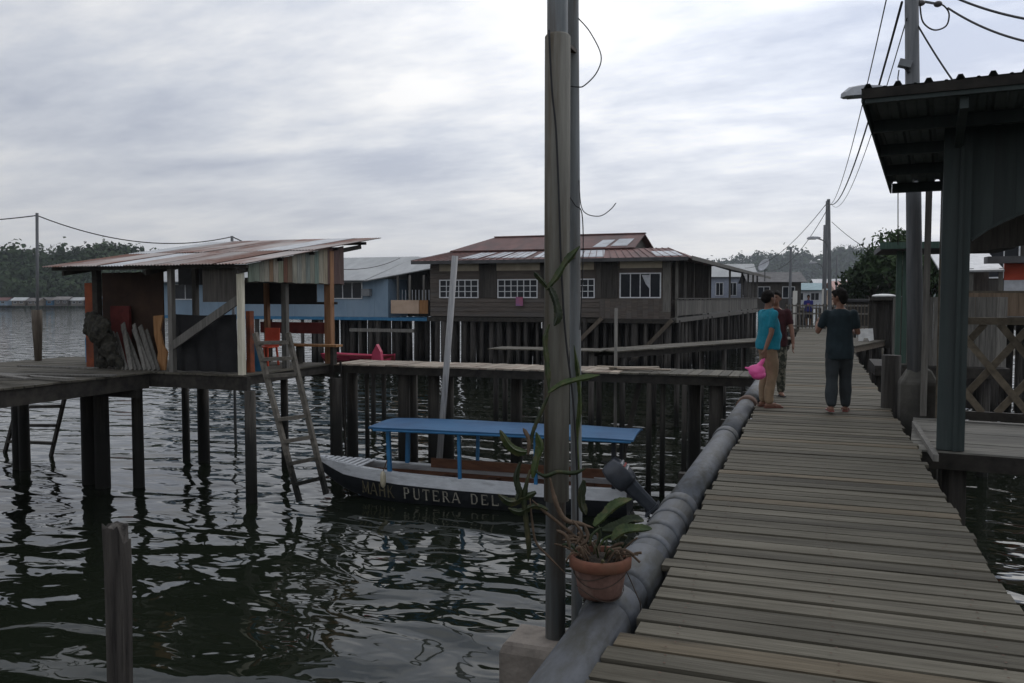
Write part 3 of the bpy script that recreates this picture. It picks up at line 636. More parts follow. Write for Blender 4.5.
tag(MB().bb((rb0.x, 14.86, DZ), (rb1.x, 14.93, rb1.z)).build('red_crate_board', MT['redboard']), 'small dark red board behind the net bundle', 'board')
c_ = at2(95, 325, 14.25); nb = thing('net_bundle', (c_.x, c_.y, DZ), 'dark heap of bundled fishing nets at the left end of the shed', 'net')
mbx = MB()
for xx, yy_, r_ in ((94, 322, .26), (99, 332, .28), (105, 340, .25), (108, 350, .22), (114, 360, .2), (90, 330, .18), (120, 366, .14), (103, 325, .18), (103, 362, .16)):
    cc = at2(xx, yy_, 14.28 + rn(-.06, .06)); mbx.ell(cc, (r_, r_ * .6, r_ * .85), nu=16, nv=10)
NETS = mbx
for i in range(9):
    p = at2(122 + i * 4.6, 371, 14.2 + .02 * i); p.z = DZ; q = at2(112 + i * 4.0 + rn(-3, 3), 326 + rn(-5, 8), 14.7)
    tag(MB().beam(p, q, rn(.07, .13), .025, up=V((0, 1, 0))).build('leaning_plank', MT['greywood']), ORD[i] + ' of nine grey planks leaning against the dark plywood', 'plank', 'grey planks leaning in the shed')
ob = [(153, 316), (163, 315), (160, 330), (163, 345), (167, 352), (165, 371), (156, 371), (158, 352), (154, 335)]
tag(MB().prism([V((at2(x, y_, 14.45).x, 14.45, max(at2(x, y_, 14.45).z, DZ))) for x, y_ in ob], (0, .04, 0)).build('shaped_board', MT['ochre']), 'orange brown cut board with wavy edges beside the black tarp', 'board')
rbp = at2(250, 370, 14.6); tag(MB().bb((rbp.x - .07, 14.58, DZ), (rbp.x + .03, 14.72, at2(250, 311, 14.6).z)).build('red_brown_board', MT['rustboard']), 'red brown board standing right behind the white shed post', 'board')
tb = at2(257, 370, 14.9); tag(MB().beam((tb.x + .05, 14.9, DZ), (tb.x - .12, 15.0, at2(253, 333, 14.9).z), .16, .03, up=V((0, 1, 0))).build('blue_board', MT['bluewood']), 'blue painted board leaning beside the ladder top', 'board')
# ladders
a0, b0 = at(271, 500, y=13.85), at(330, 490, y=14.0); a0.z = b0.z = -.4
a0 = at(297, 492, y=13.9); b0 = at(324, 485, y=13.9); a1 = at(255, 333, y=14.15); b1 = at(288, 333, y=14.15)
a0 = a0 + (a0 - a1) * .06; b0 = b0 + (b0 - b1) * .06
ladder('ladder', a0, a1, b0, b1, (.1, .22, .35, .48, .74, .84, .94), 'tall grey wooden ladder rising from the water to the shed floor', surf('ladder_wood', (.085, .076, .062), (.17, .155, .13), 3, (3, 3, 3), .85, .3, .15, zwet=1.1))
a0 = at(2, 452, y=16.5); b0 = at(48, 450, y=16.5); a1 = at(20, 395, y=16.2); b1 = at(66, 392, y=16.2); a0.z = b0.z = -.3
ladder('ladder', a0, a1, b0, b1, (.32, .56, .82), 'short dark ladder under the far left platform', MT['beam'])

# ================================================================== platform at far left, running towards the viewer
plat = tag(empty('side_platform', (-15, 12, DZ)), kind='structure')
planks_along(plat, -18.6, -13.2, 6.0, 14.0, DZ, 'y', .2, MT['deckY'], 'plank')
planks_along(plat, -18.6, -15.62, 14.02, 17.0, DZ, 'y', .2, MT['deckY'], 'plank')
for x in (-18.4, -15.9, -13.3): MB().bb((x - .06, 6, DZ - .34), (x + .06, 14.0, DZ - .045)).build('joist', MT['beam'], plat)
for y in (7, 10.2, 13.6): MB().bb((-18.6, y - .06, DZ - .5), (-13.15, y + .06, DZ - .345)).build('cross_beam', MT['beam'], plat)
piles(plat, [(-18.2, 14.95), (-18.3, 10.2), (-18.3, 7), (-13.4, 7.0)], .14, DZ - .35, MT['pile'])
piles(plat, [(at_y(23, 14.9), 14.9)], .13, DZ - .06, MT['pile'])
for i, (x, y, l_, a) in enumerate(((-14.3, 12.6, 2.6, .2), (-14.6, 12.0, 3.2, -.1), (-15.2, 11.4, 2.4, .35), (-14.9, 13.2, 2.0, .05), (-14.0, 11.2, 2.2, -.3))):
    tag(MB().beam((x - l_ / 2 * math.cos(a), y - l_ / 2 * math.sin(a), DZ + .03 + .03 * i), (x + l_ / 2 * math.cos(a), y + l_ / 2 * math.sin(a), DZ + .03 + .03 * i), .14, .03).build('loose_plank', MT['greywood']), ('lowest', 'second lowest', 'middle', 'second highest', 'topmost')[i] + ' loose plank in the low pile on the left platform', 'plank', 'loose planks piled on the left platform')
pp = at(38, 352, y=15.5); wp = thing('wire_post', (pp.x, pp.y, DZ), 'thin grey post on a thick stub carrying a wire at far left', 'pole')
MB().tube([(pp.x, pp.y, DZ), (pp.x, pp.y, at(38, 322, y=15.5).z), (pp.x, pp.y, at(38, 310, y=15.5).z)], [.08, .12, .12], 10).build('stub', MT['pilebrown'], wp, smooth=True)
ptop = at(37, 213, y=15.5); MB().tube([(pp.x, pp.y, DZ + .5), ptop], .035, 8).build('post', MT['poledark'], wp, smooth=True)
bq = at(232, 236, d=24); bt = at(232, 243, d=24)
wp2 = thing('wire_post', (bq.x, bq.y, bt.z - 4), 'short wire post showing just above the rusty shed roof', 'pole'); MB().tube([(bq.x, bq.y, -.5), bq], .04, 8).build('post', MT['poledark'], wp2, smooth=True)
def cable(pts, r, label, name='overhead_wire'): return tag(MB().tube(pts, r, 5).build(name, MT['cable'], smooth=True), label, 'wire')
e_ = ptop - Z * .06
cable(sag(at(-120, 219, d=24), e_, .12), .014, 'overhead wire leaving the left edge from the thin post')
cable(sag(e_, bq - Z * .02, .4), .014, 'sagging overhead wire between the thin post and the shed roof')
cable(sag(bq - Z * .02, at(400, 258, d=44), .75), .016, 'overhead wire from the shed roof to the blue house roof')
# teal upright at the far left of the shed and small shelf
tl = at2(89, 352, 15.6); tag(MB().bb((tl.x - .06, 15.55, DZ), (tl.x + .06, 15.65, at2(89, 338, 15.6).z)).build('teal_upright', MT['bluewood']), 'short teal upright at the left end of the shed', 'post')

# ================================================================== cross walkway between shed and boardwalk
cw = tag(empty('cross_walkway', (-6, 18, DZ)), kind='structure')
planks_along(cw, HX1 + .03, -3.9, 17.3, 18.6, DZ, 'x', .2, MT['deckpale'], 'plank', jit=.05)
planks_along(cw, -3.88, XL - .06, 17.3, 18.6, DZ, 'x', .2, MT['deckY'], 'plank', jit=.04)
for y in (17.42, 18.45): MB().bb((HX1 + .05, y - .06, DZ - .22), (XL - .06, y + .06, DZ - .045)).build('joist', MT['beam'], cw)
def atx(px, y): return at(px, 400, y=y).x
piles(cw, [(atx(335, 17.5), 18.3), (atx(404, 17.6), 17.6), (atx(432, 17.6), 17.7), (atx(410, 18.3), 18.4), (atx(443, 18), 18.3), (atx(716, 17.6), 17.6), (atx(690, 17.6), 18.3), (atx(512, 18), 18.3)], .15, DZ - .22, MT['pile'])
piles(cw, [(atx(650, 17.5), 17.4), (atx(662, 17.5), 17.6), (atx(686, 17.5), 17.3), (atx(365, 18), 18.1)], .06, DZ - .22, MT['pile'])
MB().beam((atx(612, 17.9), 17.9, -.5), (atx(640, 17.9), 17.9, DZ - .2), .1, .1).build('brace', MT['beam'], cw)
MB().beam((atx(347, 17.3), 17.25, .3), (atx(342, 17.3), 17.25, DZ + .05), .04, .04).build('brace', MT['beam'], cw)
for i, (px, y, l_, a) in enumerate(((640, 18.0, 1.3, .1), (634, 18.2, 1.0, .25), (628, 17.8, 1.4, -.1))):
    x = at(px, 365, y=y).x; tag(MB().beam((x - l_ / 2, y - a, DZ + .02 + .022 * i), (x + l_ / 2, y + a, DZ + .02 + .022 * i), .13, .022).build('loose_plank', MT['deckpale']), ('lowest', 'middle', 'topmost')[i] + ' pale loose plank lying on the cross walkway right of the poles', 'plank', 'pale planks on the cross walkway')
def thinpole(pt, pb_, r, name, label, mat):
    return tag(MB().tube([pb_, pt], r, 12).build(name, MT[mat], smooth=True), label, 'pole')
t_ = at(455, 256, d=18.6); b_ = at(443, 412, d=18.5); b_ = b_ + (b_ - t_) * .75
thinpole(t_, b_, .07, 'leaning_pipe', 'pale grey pipe leaning upright in the water behind the blue canopy', 'pvcpale')
t_ = at(616, 308, d=18.2); b_ = V((t_.x + .02, t_.y, DZ)); thinpole(t_, V((t_.x, t_.y, -.5)), .035, 'thin_stake', 'thin grey stake standing at the cross walkway right of the poles', 'greywood')

# second, farther walkway joining the boardwalk
fw = tag(empty('far_walkway', (-3, 30, DZ)), kind='structure')
A = V((-6.0, 24.4, DZ)); B = V((-.86, 35.0, DZ)); dv = (B - A).normalized(); sv = V((dv.y, -dv.x, 0)); ln = (B - A).length
me = local_mesh(MB().box((0, 0, -.02), (.2, 1.2, .04)), 'plank', MT['deckY']); nn_ = int(ln / .21)
for i in range(nn_): p = A + dv * (.12 + .21 * i); link('plank', me, (p.x, p.y, DZ + rn(-.006, .006)), fw, rot=(0, 0, math.atan2(dv.y, dv.x)))
for s in (-.5, .5): MB().beam(A + sv * s - Z * .13, B + sv * s - Z * .13, .09, .17).build('joist', MT['beam'], fw)
piles(fw, [tuple((A + dv * t + sv * s).xy) for t in (.4, 3.2, 6, 8.8, 11) for s in (-.45, .45)], .09, DZ - .2, MT['pilefar'])
# low jetty behind (between the two)
lj = tag(empty('low_jetty', (-8, 24, 2.2)), kind='structure')
planks_along(lj, -9.4, -5.9, 23.7, 24.9, DZ + .02, 'x', .2, MT['deckY'], 'plank')
piles(lj, [(-9.2, 23.9), (-7.6, 23.9), (-6.2, 23.9), (-9.2, 24.7), (-7.4, 24.7)], .09, DZ - .04, MT['pilefar'])

# ================================================================== passenger boat
BA, BB_ = V((-3.35, 15.95, 0)), V((-10.12, 15.45, 0))     # stern and bow
BL = (BB_ - BA).length; bx_ = (BB_ - BA).normalized(); by_ = Z.cross(bx_)   # by_ points to the near side? (bow -X => by_ = -Y)
def bw(s, y, z): return BA + bx_ * s + by_ * y + Z * z        # y>0 towards the viewer
boat = thing('passenger_boat', BA, 'long dark boat with white gunwale, painted name and a blue canopy', 'boat')
st = []
for s, hb, zs_, zk in ((0, .52, .54, -.12), (.8, .57, .54, -.16), (2, .61, .55, -.18), (3.4, .62, .57, -.18), (4.6, .56, .60, -.14), (5.5, .42, .645, -.05), (6.1, .26, .69, .12), (6.5, .12, .73, .36), (6.78, .025, .77, .6)):
    st.append((s * BL / 6.78, hb, zs_, zk))
def sect(s, hb, zs_, zk):
    zm = zs_ - .2 * min(1, hb / .3)
    return [bw(s, hb, zs_), bw(s, hb * .985, zm), bw(s, hb * .86, max(zk + .1, 0 if zk < 0 else zk + .06)), bw(s, hb * .5, zk + .03), bw(s, 0, zk), bw(s, -hb * .5, zk + .03), bw(s, -hb * .86, max(zk + .1, 0 if zk < 0 else zk + .06)), bw(s, -hb * .985, zm), bw(s, -hb, zs_)]
def resample(st, n=26):
    a = np.array(st); ss = np.linspace(a[0, 0], a[-1, 0], n); return [tuple([s] + [float(np.interp(s, a[:, 0], a[:, c_])) for c_ in (1, 2, 3)]) for s in ss]
ST = resample(st)
h = MB(); rings = [sect(*q) for q in ST]; h.loft(rings, False, False); h.add(rings[0], [tuple(range(9))])
hull = h.build('hull', MT['hull'], boat, smooth=True)
for sgn, in ((1,), (-1,)):
    rr = []
    for s, hb, zs_, zk in ST:
        k_ = min(1, hb / .3); z2 = zs_ - .2 * k_ - .012
        rr.append([bw(s, sgn * (hb + .012), zs_ + .012), bw(s, sgn * (hb + .02), z2), bw(s, sgn * (hb - .005), z2), bw(s, sgn * (hb - .13 * k_ - .004), zs_ - .008), bw(s, sgn * (hb - .13 * k_ - .004), zs_ + .012)])
    g = MB(); g.loft(rr, True); g.build('gunwale', MT['hullwhite'], boat)
# inside planking, floor, thwarts, foredeck slats
ir = [[bw(s, y * max(hb - .04, .004), z) for y, z in ((1, zs_ - .012), (.9, .2 if hb > .3 else zs_ - .1), (0, .16 if hb > .3 else zs_ - .12), (-.9, .2 if hb > .3 else zs_ - .1), (-1, zs_ - .012))] for s, hb, zs_, zk in ST[:-3]]
g = MB(); g.loft(ir, False, False); g.build('inner_planking', MT['hullin'], boat)
for s in (.9, 1.9, 2.9, 3.9): MB().beam(bw(s * BL / 6.78, .5, .4), bw(s * BL / 6.78, -.5, .4), .24, .03).build('thwart', MT['hullin'], boat)
MB().beam(bw(4.75, 0, .3), bw(5.35, 0, .36), .55, .03).build('floor_hatch', MT['hullgrey'], boat)
for i in range(9):
    s = 5.58 + i * .125; hb = float(np.interp(s, [q[0] for q in ST], [q[1] for q in ST])); z = float(np.interp(s, [q[0] for q in ST], [q[2] for q in ST]))
    MB().beam(bw(s, hb * .98, z + .022), bw(s, -hb * .98, z + .022), .085, .022).build('foredeck_slat', MT['hullwhite'], boat)
MB().beam(bw(6.6, 0, .7), bw(6.86, 0, .83), .06, .05).build('stem_post', MT['hullwhite'], boat)
# back coaming (dark brown box line seen inside)
MB().beam(bw(.5, -.45, .62), bw(4.3, -.45, .66), .03, .2).build('far_coaming', MT['hullin'], boat)
# canopy
czs = lambda s: 1.545 + .012 * math.sin((s - .2) * .6)
cr_ = []
for i in range(15):
    s = -.15 + 5.35 * i / 14; row = []
    for k_ in range(9):
        y = -.72 + 1.44 * k_ / 8; row.append(bw(s, y + .012 * noise.noise(V((s * 2.2, 1, k_ // 8))), czs(s) + .045 * (1 - (y / .72) ** 2) + .022 * noise.noise(V((s * 1.1, y * 2, 4)))))
    cr_.append(row + [p - Z * .035 for p in reversed(row)])
cn = MB(); cn.loft(cr_, True); canopy = cn.build('canopy', MT['canopy'], boat)
for sgn in (1, -1):
    MB().tube([bw(-.1, sgn * .7, czs(-.1) - .05), bw(2.5, sgn * .7, czs(2.5) - .05), bw(5.1, sgn * .7, czs(5.1) - .05)], .025, 8).build('canopy_rail', MT['postblue'], boat)
    for s, rr_ in ((4.85, .05), (3.3, .04), (1.75, .04), (.25, .045)):
        hb = float(np.interp(s, [q[0] for q in ST], [q[1] for q in ST])); z = float(np.interp(s, [q[0] for q in ST], [q[2] for q in ST]))
        MB().beam(bw(s, sgn * (hb - .06), z), bw(s, sgn * (hb - .0), czs(s) - .04), rr_ * 1.5, rr_ * 1.5).build('canopy_post', MT['postblue'] if s > 1 else MT['hull'], boat)
for s in (.3, 1.8, 3.3, 4.8): MB().beam(bw(s, .68, czs(s) - .03), bw(s, -.68, czs(s) - .03), .04, .04).build('canopy_rib', MT['postblue'], boat)
# fender
f0 = at(383, 476, d=16.75); fn = MB(); fn.tube([f0 + Z * .1, f0 + Z * .06, f0, f0 - Z * .12, f0 - Z * .2, f0 - Z * .24], [.015, .045, .06, .06, .045, .01], 12)
fo = tag(fn.build('fender', MT['fender'], smooth=True), 'small pale boat fender hanging over the painted name', 'fender')
MB().tube([f0 + Z * .08, f0 + Z * .3 + V((.03, .12, 0))], .012, 6).build('rope', MT['twig'], fo)
# painted name in serif capitals
GL = {'A': [((0, 0), (.42, 1), .09), ((.5, 1), (.88, 0), .17), ((.2, .33), (.68, .33), .08)], 'N': [((.12, 0), (.12, 1), .09), ((.12, 1), (.78, 0), .17), ((.8, 0), (.8, 1), .09)],
      'M': [((.1, 0), (.1, 1), .09), ((.1, 1), (.5, .1), .15), ((.5, .1), (.88, 1), .08), ((.88, 0), (.88, 1), .17)], 'H': [((.15, 0), (.15, 1), .17), ((.8, 0), (.8, 1), .17), ((.15, .5), (.8, .5), .09)],
      'K': [((.15, 0), (.15, 1), .17), ((.2, .42), (.78, 1), .09), ((.36, .56), (.85, 0), .17)], 'P': [((.15, 0), (.15, 1), .17), ((.15, .96), (.6, .96), .08), ((.15, .48), (.6, .48), .08), ((.66, .9), (.66, .54), .17)],
      'U': [((.15, .2), (.15, 1), .17), ((.78, .2), (.78, 1), .09), ((.15, .15), (.35, .03), .14), ((.35, .04), (.62, .04), .1), ((.62, .04), (.78, .2), .1)], 'T': [((.45, 0), (.45, 1), .17), ((.02, .95), (.88, .95), .1), ((.05, .98), (.05, .75), .07), ((.86, .98), (.86, .75), .07)],
      'E': [((.15, 0), (.15, 1), .17), ((.15, .95), (.78, .95), .09), ((.15, .5), (.6, .5), .08), ((.15, .05), (.82, .05), .09), ((.78, .98), (.78, .78), .06), ((.82, .02), (.82, .25), .06)],
      'R': [((.15, 0), (.15, 1), .17), ((.15, .96), (.58, .96), .08), ((.15, .5), (.58, .5), .08), ((.64, .9), (.64, .56), .17), ((.42, .5), (.85, 0), .16)], 'D': [((.15, 0), (.15, 1), .17), ((.15, .95), (.55, .95), .09), ((.15, .05), (.55, .05), .09), ((.55, .95), (.76, .7), .13), ((.76, .75), (.76, .28), .17), ((.76, .3), (.55, .05), .13)],
      'L': [((.15, 0), (.15, 1), .17), ((.15, .05), (.8, .05), .1), ((.8, .02), (.8, .26), .06)]}
SER = {'A': (.0, .88), 'N': (.12,), 'M': (.1, .88), 'H': (.15, .8), 'K': (.15, .85), 'P': (.15,), 'U': (), 'T': (.45,), 'E': (), 'R': (.15, .85), 'D': (), 'L': ()}
sA = np.array(ST)
def hull_pt(s, v):
    hb, zs_, zk = [float(np.interp(s, sA[:, 0], sA[:, c_])) for c_ in (1, 2, 3)]; k_ = min(1, hb / .3)
    ztop = zs_ - .2 * k_; zlo = max(zk + .1, 0 if zk < 0 else zk + .06); u = v
    return bw(s, hb * (.985 + (.86 - .985) * (1 - u)) + .012, zlo + (ztop - zlo) * u)
def letters(word, s0, hgt0, hgt1, wd, adv, mat):
    for i, ch in enumerate(word):
        if ch == ' ': continue
        sb = s0 - i * adv
        def P(x, y): return (sb - x * wd, hgt0 + (hgt1 - hgt0) * y)
        mbx = MB()
        def stroke(a, b, t):
            (x0, y0), (x1, y1) = a, b; dx, dy = x1 - x0, y1 - y0
            if abs(dx) < abs(dy): q = [(x0 - t / 2, y0), (x0 + t / 2, y0), (x1 + t / 2, y1), (x1 - t / 2, y1)]
            else: q = [(x0, y0 - t / 2), (x1, y1 - t / 2), (x1, y1 + t / 2), (x0, y0 + t / 2)]
            mbx.prism([hull_pt(*P(*c_)) for c_ in q], by_ * .004 * rn(.8, 1.2))
        for a, b, t in GL[ch]: stroke(a, b, t)
        for x in SER[ch]: stroke((x - .13, .03), (x + .13, .03), .06)
        mbx.build('painted_letter', mat, boat)
letters('MAHK', 5.5, .2, .84, .17, .2, MT['letterold'])
letters('PUTERA', 4.52, .24, .84, .17, .213, MT['letter'])
letters('DEL', 3.07, .24, .84, .17, .215, MT['letter'])
# outboard motor tilted up
mot = thing('outboard_motor', bw(-.05, 0, .5), 'grey outboard motor tilted up at the stern of the boat', 'motor')
mc = at(634, 482, d=15.25); ax = (at(655, 505, d=15.2) - at(620, 470, d=15.35)).normalized(); upv = V((0, 0, 1)); lat = ax.cross(upv).normalized(); nu = lat.cross(ax).normalized(); Mx = Matrix((ax, lat, nu)).transposed()
c0 = at(619, 474, d=15.4); MS = 1.12; Mx = Mx * 1.0; Mx0 = Mx.copy(); Mx = Mx @ Matrix.Scale(MS, 3)
rings = []
for u, a, b_ in ((-.3, .1, .1), (-.28, .15, .15), (-.1, .19, .19), (.15, .18, .19), (.26, .15, .17), (.3, .1, .12)):
    rings.append([c0 + Mx @ V((u * .85, math.copysign(abs(math.cos(t)) ** .4, math.cos(t)) * a, math.copysign(abs(math.sin(t)) ** .4, math.sin(t)) * b_)) for t in np.linspace(0, 6.283, 17)[:-1]])
g = MB(); g.loft(rings); cowl = g.build('cowl', MT['motor'], mot, smooth=True)
for k_, (o_, m) in enumerate(((.02, 'motorwhite'), (-.04, 'motorred'), (-.1, 'motorwhite'))): MB().box(c0 + Mx @ V((o_, 0, .186)), (.03 * MS, .3 * MS, .014), Mx0).build('stripe', MT[m], cowl)
g = MB(); g.loft([[c0 + Mx @ V((u, sy * a, sz * b_)) for sy, sz in ((-1, -.6), (-.5, -1), (.5, -1), (1, -.6), (1, .6), (.5, 1), (-.5, 1), (-1, .6))] for u, a, b_ in ((.24, .1, .13), (.5, .07, .11), (.8, .055, .1), (.83, .05, .09))]); g.build('leg', MT['motorleg'], mot)
MB().box(c0 + Mx @ V((.78, 0, -.02)), (.035, .26, .3), Mx).build('cavitation_plate', MT['motorleg'], mot)
g = MB(); pc = c0 + Mx @ V((.98, 0, -.02)); g.tube([pc + Mx @ V((0, 0, -.2)), pc + Mx @ V((0, 0, -.1)), pc + Mx @ V((0, 0, .1)), pc + Mx @ V((0, 0, .2))], [.02, .06, .06, .03], 12); g.build('gearcase', MT['motorleg'], mot, smooth=True)
MB().box(c0 + Mx @ V((.88, 0, 0)), (.2, .04, .16), Mx).build('lower_leg', MT['motorleg'], mot)
for a in (0, 2.09, 4.19): MB().box(pc + Mx @ V((math.cos(a) * .1, math.sin(a) * .1, -.18)), (.11, .09, .015), Mx @ Matrix.Rotation(a, 3, 'Z') @ Matrix.Rotation(.5, 3, 'X')).build('propeller_blade', MT['motorleg'], mot)
MB().beam(bw(.0, 0, .5), c0 + Mx @ V((.1, 0, -.12)), .16, .14).build('bracket', MT['motor'], mot)
MB().tube([c0 + Mx @ V((-.2, 0, .02)), bw(.55, .1, .98)], .018, 8).build('tiller', MT['cable'], mot)

# ================================================================== brown house on stilts
FZ = 3.13
bh = thing('brown_house', (-13.5, 46, 0), 'large brown stilt house with maroon roof and white framed windows', 'house')
BX0, BX1, BY0, BY1 = -20.1, -6.9, 42.2, 52.0
EZ = 6.05
def bx(px): return at(px, 300, y=BY0).x
def bz(py, px=560): return at(px, py, y=BY0).z
MB().bb((BX0, BY0, FZ), (BX1, BY1, EZ)).build('wall', MT['brownboard'], bh)
for i in range(int((EZ - FZ) / .26)):   # lap boards on the front
    z = FZ + .26 * i
    MB().prism([(BX0 - .02, BY0 - .004, z + .005), (BX0 - .02, BY0 - .045, z + .005), (BX0 - .02, BY0 - .012, z + .25), (BX0 - .02, BY0 - .004, z + .25)], (BX1 - BX0 + .04, 0, 0)).build('lap_board', MT['brownboard'], bh)
for a, b in ((441, 478), (499, 537), (566, 594)):
    window(bh, bx(a), bx(b), bz(297), bz(280), BY0 - .03, 6 if b - a > 30 else 5, 3)
wn = window(bh, bx(621), bx(660), bz(297, 640), bz(274, 640), BY0 - .03, 4, 1)
MB().prism([(bx(642), BY0 - .105, bz(275, 645)), (bx(650), BY0 - .105, bz(275, 645)), (bx(650), BY0 - .105, bz(289, 645)), (bx(646), BY0 - .105, bz(284, 645))], (0, .02, 0)).build('curtain', MT['plaster'], wn)
for a, b in ((440, 479), (497, 540), (562, 594), (620, 662)):   # cream panels above windows
    MB().bb((bx(a), BY0 - .07, bz(270 if b < 600 else 269)), (bx(b), BY0 - .035, bz(262))).build('header_panel', surf('faded_cream_panel', (.42, .36, .27), (.58, .52, .4), 2, rough=.85, rand=.1), bh)
for a, b in ((480, 497), (541, 561), (596, 618)):   # dark boarded piers
    wall_boards(bh, bx(a), bx(b), BY0 - .06, bz(298), bz(262), .3, MT['darkboard'], 'pier_board')
MB().bb((bx(663), BY0 - .08, bz(312, 665)), (BX1 + .02, BY0 - .035, bz(262, 665))).build('corner_panel', MT['greywood'], bh)
# lower skirt, floor beam
wall_boards(bh, bx(600), BX1, BY0 - .055, FZ - .05, bz(299, 640), .28, MT['brownboard'], 'skirt_board')
MB().bb((BX0 - .2, BY0 - .1, FZ - .28), (BX1 + .2, BY0 + .1, FZ - .06)).build('floor_beam', MT['beam'], bh)
MB().bb((BX0, BY0 + .1, FZ - .12), (BX1, BY1, FZ - .01)).build('floor', MT['beam'], bh)
# roof: lower skirt roof, upper Dutch gable
def quad(mb, a, b, c_, d, th=.06):
    a, b, c_, d = map(V, (a, b, c_, d)); n = (b - a).cross(d - a).normalized()
    if n.z < 0: n = -n
    mb.prism([a, b, c_, d], n * -th)
ex0, ex1, ey0, ey1 = at(411, 262, y=41.2).x, BX1 + 1.0, 41.2, 53.0
mx0, mx1, my0, my1, mz = at(452, 249, y=44.2).x, at(664, 249, y=44.2).x + .2, 44.2, 50.2, at(560, 250, y=44.2).z
rz_ = at(570, 235.5, y=47.2).z; rx0, rx1 = at(495, 237, y=47.2).x, at(645, 235, y=47.2).x
rf = MB(); quad(rf, (ex0, ey0, EZ + .08), (ex1, ey0, EZ + .08), (mx1, my0, mz), (mx0, my0, mz)); roof = rf.build('roof', MT['redroof'], bh)
for nm, q in (('roof_slope', ((ex0, ey1, EZ + .08), (ex0, ey0, EZ + .08), (mx0, my0, mz), (mx0, my1, mz))), ('roof_slope', ((ex1, ey0, EZ + .08), (ex1, ey1, EZ + .08), (mx1, my1, mz), (mx1, my0, mz))), ('roof_slope', ((ex1, ey1, EZ + .08), (ex0, ey1, EZ + .08), (mx0, my1, mz), (mx1, my1, mz))),
              ('upper_roof', ((mx0, my0 - .3, mz + .05), (rx1 + .1, my0 - .3, mz + .05), (rx1, 47.2, rz_), (rx0, 47.2, rz_))), ('upper_roof', ((rx1 + .1, my1 + .3, mz + .05), (mx0, my1 + .3, mz + .05), (rx0, 47.2, rz_), (rx1, 47.2, rz_))), ('upper_roof', ((mx0, my1 + .3, mz + .05), (mx0, my0 - .3, mz + .05), (rx0, 47.2, rz_), (rx0 + .01, 47.2, rz_)))):
    g = MB(); quad(g, *q); g.build(nm, MT['redroof'], bh)
MB().prism([(rx1 - .35, my0 - .2, mz), (rx1 - .35, my1 + .2, mz), (rx1 - .35, 47.2, rz_ - .08)], (.05, 0, 0)).build('gable_end', MT['darkboard'], bh)
MB().beam((rx0, 47.2, rz_ + .02), (rx1 + .05, 47.2, rz_ + .02), .3, .06).build('ridge_cap', MT['redroof'], bh)
MB().bb((ex0, ey0 - .02, EZ - .1), (ex1, ey0 + .03, EZ + .075)).build('fascia', MT['darkroof'], bh)
def on_lower(u, v, lift=.015):   # u along x at eave fraction, v up the slope
    a = V((ex0, ey0, EZ + .08)).lerp(V((ex1, ey0, EZ + .08)), u); b = V((mx0, my0, mz)).lerp(V((mx1, my0, mz)), u); p = a.lerp(b, v); return p + Z * lift
def on_upper(u, v, lift=.015):
    a = V((mx0, my0 - .3, mz + .05)).lerp(V((rx1 + .1, my0 - .3, mz + .05)), u); b = V((rx0, 47.2, rz_)).lerp(V((rx1, 47.2, rz_)), u); return a.lerp(b, v) + Z * lift
for fn_, u0, u1, v0, v1 in ((on_lower, .17, .245, .15, .78), (on_lower, .27, .325, .2, .8), (on_lower, .34, .43, .15, .8), (on_lower, .46, .56, .15, .85), (on_lower, .57, .72, .1, .85), (on_lower, .9, .99, .1, .6), (on_upper, .78, .85, .05, .55), (on_upper, .87, .955, .1, .6)):
    g = MB(); g.prism([fn_(u0, v0), fn_(u1, v0), fn_(u1 + .006, v1), fn_(u0 + .006, v1)], Z * .012); g.build('pale_roof_sheet', MT['clearsheet'], bh)
for i in range(40):   # sheet ribs
    u = i / 39; MB().beam(on_lower(u, .0, .02), on_lower(u, 1, .02), .035, .03).build('roof_rib', MT['redroof'], bh)
# stilts
pts = [(BX0 + .3 + (BX1 - BX0 - .5) * i / 24, BY0 + rn(0, .3)) for i in range(25)] + [(BX0 + .5 + (BX1 - BX0 - .8) * i / 19, BY0 + 3.2 + rn(-.2, .2)) for i in range(20)] + [(BX0 + .2 + (BX1 - BX0 - .6) * i / 21 + rn(-.2, .2), BY0 + yr + rn(-.3, .3)) for yr in (1.6, 4.8, 6.4, 8, 9.6) for i in range(22)]
for i in range(9):
    xa = BX0 + 1.2 * i + rn(-.3, .3); MB().bb((xa, BY0 + 8.6 + .1 * i, .25 + rn(0, .5)), (xa + rn(1, 2.2), BY0 + 8.64 + .1 * i, FZ - rn(.3, 1.2))).build('added_dark_screen', MT['darkboard'], bh)  # dark backing boards added to darken the bright gaps between the stilts
piles(bh, pts, .14, FZ - .1, MT['pilefar'], jr=.35, tilt=.015)
for a, b in (((590, 330), (602, 318)), ((648, 345), (672, 320))):
    p, q = at(*a, y=BY0 - .3), at(*b, y=BY0 - .3); MB().beam(p + (p - q) * .8, q, .12, .2).build('brace', MT['pilebrown'], bh)
